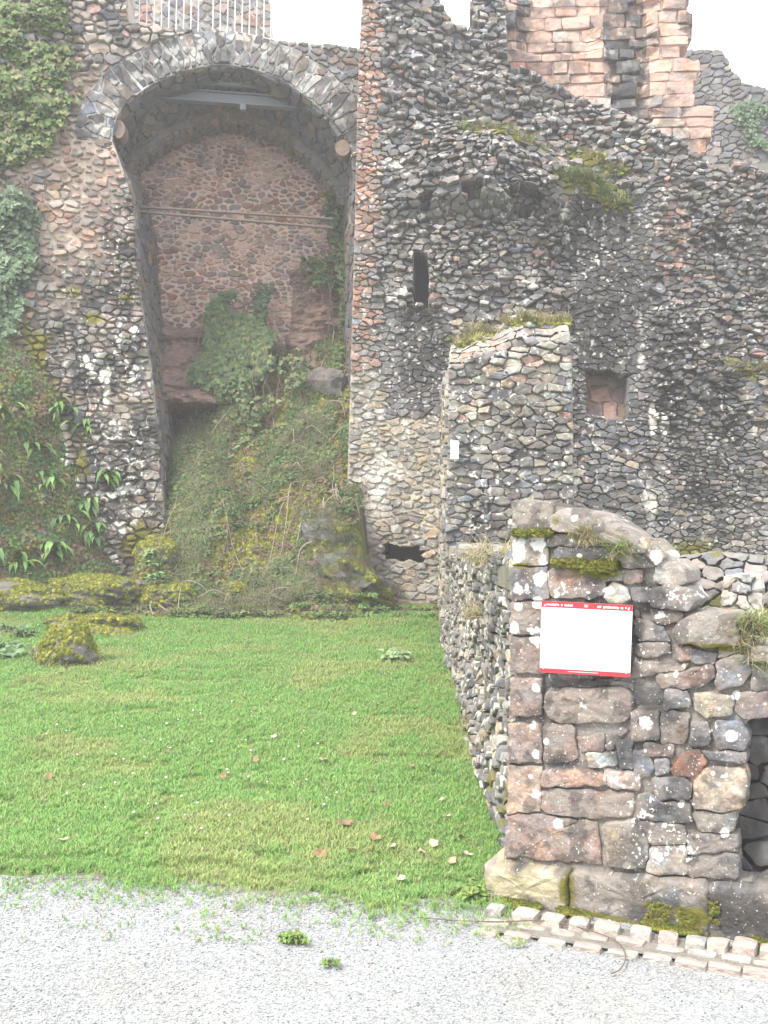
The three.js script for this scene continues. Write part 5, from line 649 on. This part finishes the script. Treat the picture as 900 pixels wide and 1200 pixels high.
clump('grass_clump', 'grass growing between the low wall and the lichened stub', 'grass clump', [[882, 742], [892, 735], [878, 760], [890, 780]].map(p => onL(...p, 0.02)), { cols: [...GREEN, ...STRAW], seed: 8, n: 16, s: 0.09, w: 0.1, dz: 0.08 });
clump('grass_clump', 'drooping dry grass on top of the flank of the low wall', 'grass clump', [[575, 660, 7.2], [585, 650, 6.3], [560, 655, 8.4]].map(([x, y, d]) => atDepth(x, y, d)), { cols: STRAW, seed: 9, n: 18, s: 0.12, w: 0.3, dz: 0.3, lean: 1.6 });
clump('grass_clump', 'dry grass tuft hanging halfway down the flank of the low wall', 'grass clump', [[556, 722, 6.6]].map(([x, y, d]) => atDepth(x, y, d)), { cols: STRAW, seed: 10, n: 22, s: 0.09, w: 0.1, dz: 0.2, lean: 2 });
{ const gp = (px, py) => groundHit(px, py);
  clump('weed', 'bright green leafy weed at the corner foot of the low wall', 'weed', [[553, 1048], [562, 1040], [548, 1054], [558, 1056], [566, 1050], [585, 1048]].map(p => gp(...p)), { cols: GREEN, geo: weedGeo, part: 'leaves', n: 9, s: 0.05, w: 0.09, dz: 0.1, seed: 11 });
  clump('weed', 'small weed flat on the gravel near the lawn edge', 'weed', [[340, 1103], [348, 1104]].map(p => gp(...p)), { cols: GREEN, geo: weedGeo, part: 'leaves', n: 8, s: 0.035, w: 0.09, dz: 0.05, seed: 12, hgt: 0.01 });
  clump('weed', 'tiny weed further out on the gravel', 'weed', [[388, 1132]].map(p => gp(...p)), { cols: GREEN, geo: weedGeo, part: 'leaves', n: 7, s: 0.03, w: 0.05, dz: 0.04, seed: 13, hgt: 0.01 });
  clump('weed', 'spiky pale green plant in the lawn near the low wall', 'weed', [[465, 776]].map(p => gp(...p)), { cols: [[0.2, 0.28, 0.13]], geo: weedGeo, part: 'leaves', n: 14, s: 0.14, w: 0.2, dz: 0.15, seed: 14 });
  clump('weed', 'low pale leaves beside the peaked boulder on the left', 'weed', [[10, 742], [25, 748], [8, 762], [18, 772]].map(p => gp(...p)), { cols: [[0.14, 0.22, 0.11], [0.1, 0.16, 0.07]], geo: weedGeo, part: 'leaves', n: 10, s: 0.12, w: 0.3, dz: 0.3, seed: 15 });
  clump('weed', 'band of low green leaves where lawn meets the bank', 'weed', Array.from({ length: 26 }, (_, i) => gp(225 + i * 11.5, 712 + 14 * Math.sin(i * 2.1) - (i > 16 ? 0 : 0))), { cols: [[0.12, 0.22, 0.07], [0.09, 0.17, 0.05], [0.16, 0.24, 0.08]], geo: weedGeo, part: 'leaves', n: 22, s: 0.07, w: 0.5, dz: 0.5, seed: 16 }).userData.kind = 'stuff';
}
mossOn(slope, slopeMesh, 5200, rngOf(16), { up: -0.4, fq: 1.2, lo: 0.42, size: 0.1, seed: 30, geo: weedGeo, name: 'low_leaves', cols: [[0.11, 0.18, 0.06], [0.16, 0.2, 0.07], [0.2, 0.16, 0.1], [0.09, 0.14, 0.05]] });
mossOn(slope, slopeMesh, 2600, rngOf(17), { up: -0.4, fq: 1.2, lo: 0.44, size: 0.13, seed: 50, geo: longTuft, name: 'dry_grass', cols: [[0.28, 0.24, 0.16], [0.17, 0.15, 0.09]] });
{ // hart's-tongue ferns on the slope
  const frondMat = [[0.15, 0.29, 0.07], [0.2, 0.34, 0.1], [0.11, 0.22, 0.07]].map(c => new THREE.MeshStandardMaterial({ color: new THREE.Color(...c), roughness: 0.6, side: THREE.DoubleSide }));
  const frond = (L, w, bend) => { const pos = [], idx = [], n = 7; for (let i = 0; i <= n; i++) { const t = i / n, ww = w * Math.sin(Math.PI * Math.min(1, 0.12 + t * 0.88)) * (0.8 + 0.2 * Math.cos(t * 18)), y = L * (t * 0.8 - bend * t * t), z = L * Math.sin(t * 1.1) * 0.8; pos.push(-ww, y + 0.01, z, 0, y - 0.004, z, ww, y + 0.01, z); if (i) { const a = (i - 1) * 3; for (const k of [0, 1]) idx.push(a + k, a + k + 1, a + k + 4, a + k, a + k + 4, a + k + 3); } } const g = new THREE.BufferGeometry(); g.setAttribute('position', new THREE.Float32BufferAttribute(pos, 3)); g.setIndex(idx); g.computeVertexNormals(); return g; };
  const kinds = [frond(0.36, 0.036, 1.15), frond(0.3, 0.038, 1.35), frond(0.42, 0.036, 0.95)], r = rngOf(131);
  const L = [[70, 478, 7, 'bright hart\'s-tongue fern high on the slope beside the lime streaks'], [14, 492, 7, 'dark fern near the top of the mossy slope'], [96, 500, 5, 'little fern at the pier edge of the mossy slope'], [45, 528, 7, 'fern in the middle of the mossy slope'], [22, 572, 9, 'fern with spreading fronds left of the slope middle'], [62, 566, 10, 'broad bright fern in the middle of the mossy slope'], [100, 592, 8, 'fern hanging at the lower pier edge of the slope'], [82, 612, 9, 'fern just below the broad bright fern'], [68, 645, 14, 'largest fern with long strap fronds low on the slope'], [108, 625, 10, 'long-fronded fern low on the slope beside the pier'], [36, 655, 9, 'fern with hanging fronds at the foot of the slope'], [10, 645, 8, 'fern at the lower far end of the mossy slope'], [3, 545, 9, 'dark drooping fern at the far end of the slope'], [128, 560, 5, 'small fern rooted in the pier masonry']];
  for (const [px, py, n, l] of L) { const c = WA.uv(px, py), p = WA.P(c[0], c[1], Math.max(slopeH(c[0], c[1]), 0.04)); const t = thing('fern', l, 'fern', p); for (let i = 0; i < n * 1.8; i++) { const m = new THREE.Mesh(kinds[i % 3], frondMat[Math.floor(r() * 3)]); m.name = 'frond'; m.castShadow = m.receiveShadow = true; m.rotation.set(0.1, (r() - 0.5) * 3.4, (r() - 0.5) * 0.3); m.position.set((r() - 0.5) * 0.3, (r() - 0.5) * 0.2, 0.03); const s = 0.8 + 0.5 * r(); m.scale.set(s * 1.25, s, s); t.add(m); } }
  const p = groundHit(183, 700); p.y += 0.45; p.z += 0.15; clump('fern', 'pale green leafy plant growing from the mossy hump at the pier corner', 'fern', [p, p.clone().add(V3(0.05, -0.2, 0.08)), p.clone().add(V3(-0.03, 0.12, 0))], { cols: [[0.2, 0.3, 0.12], [0.14, 0.24, 0.08]], geo: weedGeo, part: 'leaves', n: 12, s: 0.13, w: 0.25, dz: 0.2, seed: 21 });
}
// ================================================================ PATH EDGE
{ // cobbles at the foot of the low wall
  const r = rngOf(141), mats = [[0.43, 0.4, 0.35], [0.45, 0.41, 0.38], [0.38, 0.37, 0.35], [0.42, 0.36, 0.33]].map((c, i) => new THREE.MeshStandardMaterial({ map: rockTex(c, i), roughness: 0.9, bumpMap: bumpOf(3, 3), bumpScale: 0.012 }));
  const hit = (px, py) => { const q = ray(px, py); return q.multiplyScalar(-1.6 / q.y).add(camera.position); };
  const ang = Math.atan2(WL.e.z, WL.e.x), t = thing('cobble_edging', 'rows of pale cobblestones laid along the foot of the low wall', 'cobbles', hit(740, 1090));
  const cob = (px, py, w, dp, hh) => { const p = hit(px, py), g = new THREE.BoxGeometry(1, 1, 1, 6, 4, 6), a = g.attributes.position, s = r() * 90; for (let i = 0; i < a.count; i++) { const v = V3().fromBufferAttribute(a, i), l = Math.hypot(v.x, v.y, v.z), k = lerp(1, 0.66 / l, 0.32) * (1 + 0.22 * (n3(v.x * 2 + s, v.y * 2, v.z * 2) - 0.5)); a.setXYZ(i, v.x * k, v.y * k, v.z * k); } g.scale(w, hh, dp); g.computeVertexNormals(); g.rotateY(-ang + (r() - 0.5) * 0.16); g.translate(p.x, (hh > 0.06 ? 0.03 : 0.004) - hh * 0.5 + 0.01 * r(), p.z - dp * 0.4); const uvs = g.attributes.uv; for (let i = 0; i < uvs.count; i++) uvs.setXY(i, uvs.getX(i) * 0.3 + s, uvs.getY(i) * 0.3); part(t, 'cobble', g, mats[Math.floor(r() * 4)]); };
  for (const [px, py, w] of [[582, 1072, 22], [618, 1079, 32], [650, 1085, 28], [681, 1090, 27], [714, 1095, 31], [754, 1101, 27], [786, 1106, 25], [819, 1113, 25], [846, 1116, 24], [878, 1119, 27], [908, 1124, 26]]) cob(px, py + 2, w * (0.0029 + 0.0005 * r()), 0.085 + 0.025 * r(), 0.1 + 0.02 * r());
  for (const [px, py, w] of [[583, 1086, 34], [623, 1090, 40], [661, 1097, 30], [699, 1102, 34], [741, 1108, 38], [786, 1116, 36], [826, 1122, 34], [866, 1128, 36], [905, 1134, 36]]) cob(px, py, w * (0.003 + 0.0004 * r()), 0.07, 0.058);
  for (const [px, py, w] of [[574, 1095, 26], [608, 1099, 36], [648, 1107, 34], [690, 1113, 34], [732, 1120, 38], [772, 1126, 34], [812, 1132, 36], [852, 1138, 36], [893, 1145, 38]]) cob(px, py, w * (0.003 + 0.0004 * r()), 0.062, 0.056);
  // joint filling: dark soil under and between the cobbles
  const A = hit(566, 1062), B = hit(940, 1124), C = hit(940, 1147), D = hit(572, 1092), g = new THREE.BufferGeometry(), q = [A, D, C, A, C, B]; g.setAttribute('position', new THREE.Float32BufferAttribute(q.flatMap(v => [v.x, 0.004, v.z]), 3)); g.setAttribute('uv', new THREE.Float32BufferAttribute([0, 1, 0, 0, 4, 0, 0, 1, 4, 0, 4, 1], 2)); g.computeVertexNormals(); part(t, 'joint_bed', g, new THREE.MeshStandardMaterial({ map: rockTex([0.3, 0.285, 0.25], 9), roughness: 1, bumpMap: bumpOf(8, 3), bumpScale: 0.02 }));
  const ms = []; for (let i = 0; i < 900; i++) { const px = 590 + 315 * r(), py = 1056 + (px - 590) * 0.165 + 8 * r() * r(); if (fbm(px * 0.03, 4, 3) < 0.44) continue; const p = hit(px, py); ms.push({ p: p.setY(0.008), s: 0.009 + 0.012 * r(), r: r() * 6, c: mossCol(r).map(x => x * 0.7) }); } inst(t, 'moss', mossGeo, plantMat, ms);
  const k = []; for (let i = 0; i < 260; i++) { const px = [775, 815, 830][i % 3] + (r() - 0.5) * 30, py = 1062 + (r() - 0.5) * 26; k.push({ p: onL(px, py, 0.085), n: WL.n, s: 0.004 + 0.006 * r(), r: r() * 6, c: mossCol(r).map(x => x * 0.6) }); } const mt = thing('moss_patch', 'yellow green moss clinging to the dark base block of the low wall', 'moss', onL(815, 1075, 0.05)); inst(mt, 'moss', mossGeo, plantMat, k);
  const mt2 = thing('moss_patch', 'dark green moss line under the top stones of the low wall', 'moss', onL(690, 662, 0.05)), k2 = []; for (let i = 0; i < 1100; i++) { const b = r() < 0.65, px = b ? 650 + 75 * r() : 605 + 45 * r(), py = b ? 660 + 8 * (r() - 0.5) + (px > 685 ? 8 * r() : 0) : 625 + 6 * (r() - 0.5); k2.push({ p: onL(px, py, 0.035 + 0.03 * r()), n: V3(0, 0.7, 0.7), s: 0.006 + 0.007 * r(), r: r() * 6, c: mossCol(r).map(x => x * 0.6) }); } inst(mt2, 'moss', mossGeo, plantMat, k2);
  // the runner lying across the stones
  const vine = thing('dry_vine', 'thin dark dry vine lying along the cobbles', 'vine', hit(585, 1083)); part(vine, 'runner', tube([[488, 1076, 0.008], [530, 1080, 0.01], [585, 1085, 0.03], [640, 1086, 0.04], [690, 1096, 0.035], [722, 1108, 0.03], [733, 1124, 0.02], [726, 1138, 0.008], [716, 1142, 0.006]].map(([a, b, y]) => hit(a, b).setY(y * 0.6)), 0.0026, 60, 5), brownStem); part(vine, 'side_shoot', tube([[655, 1090, 0.035], [675, 1082, 0.05], [700, 1088, 0.05]].map(([a, b, y]) => hit(a, b).setY(y * 0.6)), 0.0018, 20, 5), brownStem);
}
{ // loose gravel
  const r = rngOf(151), g = new THREE.IcosahedronGeometry(1, 0), out = []; g.deleteAttribute('uv'); g.scale(1, 0.6, 0.8);
  for (let i = 0; i < 60000; i++) { const d = 2.6 + 2.4 * Math.pow(r(), 0.9), x = (r() - 0.5) * d * 0.86, z = -d; if (z - lawnEdge(x) < -0.25 * r() * r()) continue; const s = 0.0025 + 0.0042 * r() * r(), v = r(), f = v < 0.08 ? 0.2 : v < 0.75 ? 0.4 : 0.55; const soil = r() < 0.55 * Math.exp(-Math.max(0, z - lawnEdge(x)) * 5); const q = f * (soil ? 0.45 : 1) * (0.72 + 0.36 * r()), wm = (r() - 0.5) * 0.06; out.push({ p: V3(x, -0.011 + s * 0.25, z), n: V3(r() - 0.5, 1.2, r() - 0.5).normalize(), s, r: r() * 6, c: soil ? [q * 1.05, q * 0.88, q * 0.68] : [q * (0.92 + wm), q * 0.97, q * (1.0 - wm)] }); }
  put(inst(scene, 'gravel', g, new THREE.MeshStandardMaterial({ color: 0xffffff, roughness: 0.9 }), out), 'loose pale grey gravel chips on the path', 'gravel', null, 'stuff');
}
{ // fallen leaves
  const r = rngOf(161), cs = [[0.3, 0.19, 0.11], [0.42, 0.31, 0.21], [0.25, 0.15, 0.1], [0.48, 0.4, 0.3]].map(c => new THREE.MeshStandardMaterial({ color: new THREE.Color(...c), roughness: 0.8, side: THREE.DoubleSide }));
  const geos = [1, 2, 3].map(s => { const q = rngOf(s * 7), pos = [], n = 10, o = []; for (let i = 0; i < n; i++) { const a = i / n * 6.283, R = (i % 2 ? 0.8 : 1) * (0.8 + 0.4 * q()) * (Math.abs(Math.sin(a)) > 0.8 ? 1.15 : 0.85); o.push([Math.cos(a) * R, 0.3 * q() + 0.25 * R * R, Math.sin(a) * R]); } for (let i = 0; i < n; i++) pos.push(0, 0, 0, ...o[(i + 1) % n], ...o[i]); const g = new THREE.BufferGeometry(); g.setAttribute('position', new THREE.Float32BufferAttribute(pos, 3)); g.computeVertexNormals(); const st = new THREE.CylinderGeometry(0.03, 0.03, 0.9, 4).toNonIndexed(); st.deleteAttribute('uv'); st.rotateX(1.4); st.translate(0, 0.1, 1.2); return mergeGeometries([g, st]); });
  const L = [[378, 898], [405, 974], [376, 1009], [508, 1000], [440, 991], [411, 1005], [320, 870], [262, 916], [75, 993], [57, 918], [300, 898], [482, 905], [500, 905], [494, 1008], [525, 965], [535, 980], [540, 990], [453, 950], [435, 935], [518, 945], [460, 1002], [415, 842], [530, 1020], [470, 1040], [548, 1010]];
  L.forEach(([px, py], i) => { const p = groundHit(px, py), m = new THREE.Mesh(geos[i % 3], cs[Math.floor(r() * 4)]), s = 0.02 + 0.018 * r() * r() + (i < 4 ? 0.012 : 0); m.name = 'fallen_leaf'; m.position.copy(p).add(V3(0, 0.035, 0)); m.scale.setScalar(s); m.rotation.set((r() - 0.5) * 0.9 + 0.25, r() * 6.28, (r() - 0.5) * 0.9); m.castShadow = m.receiveShadow = true; put(m, 'curled brown fallen leaf lying on the lawn grass', 'leaf', 'fallen leaves on the lawn'); });
}
console.log('plants done');
renderer.render(scene, camera);
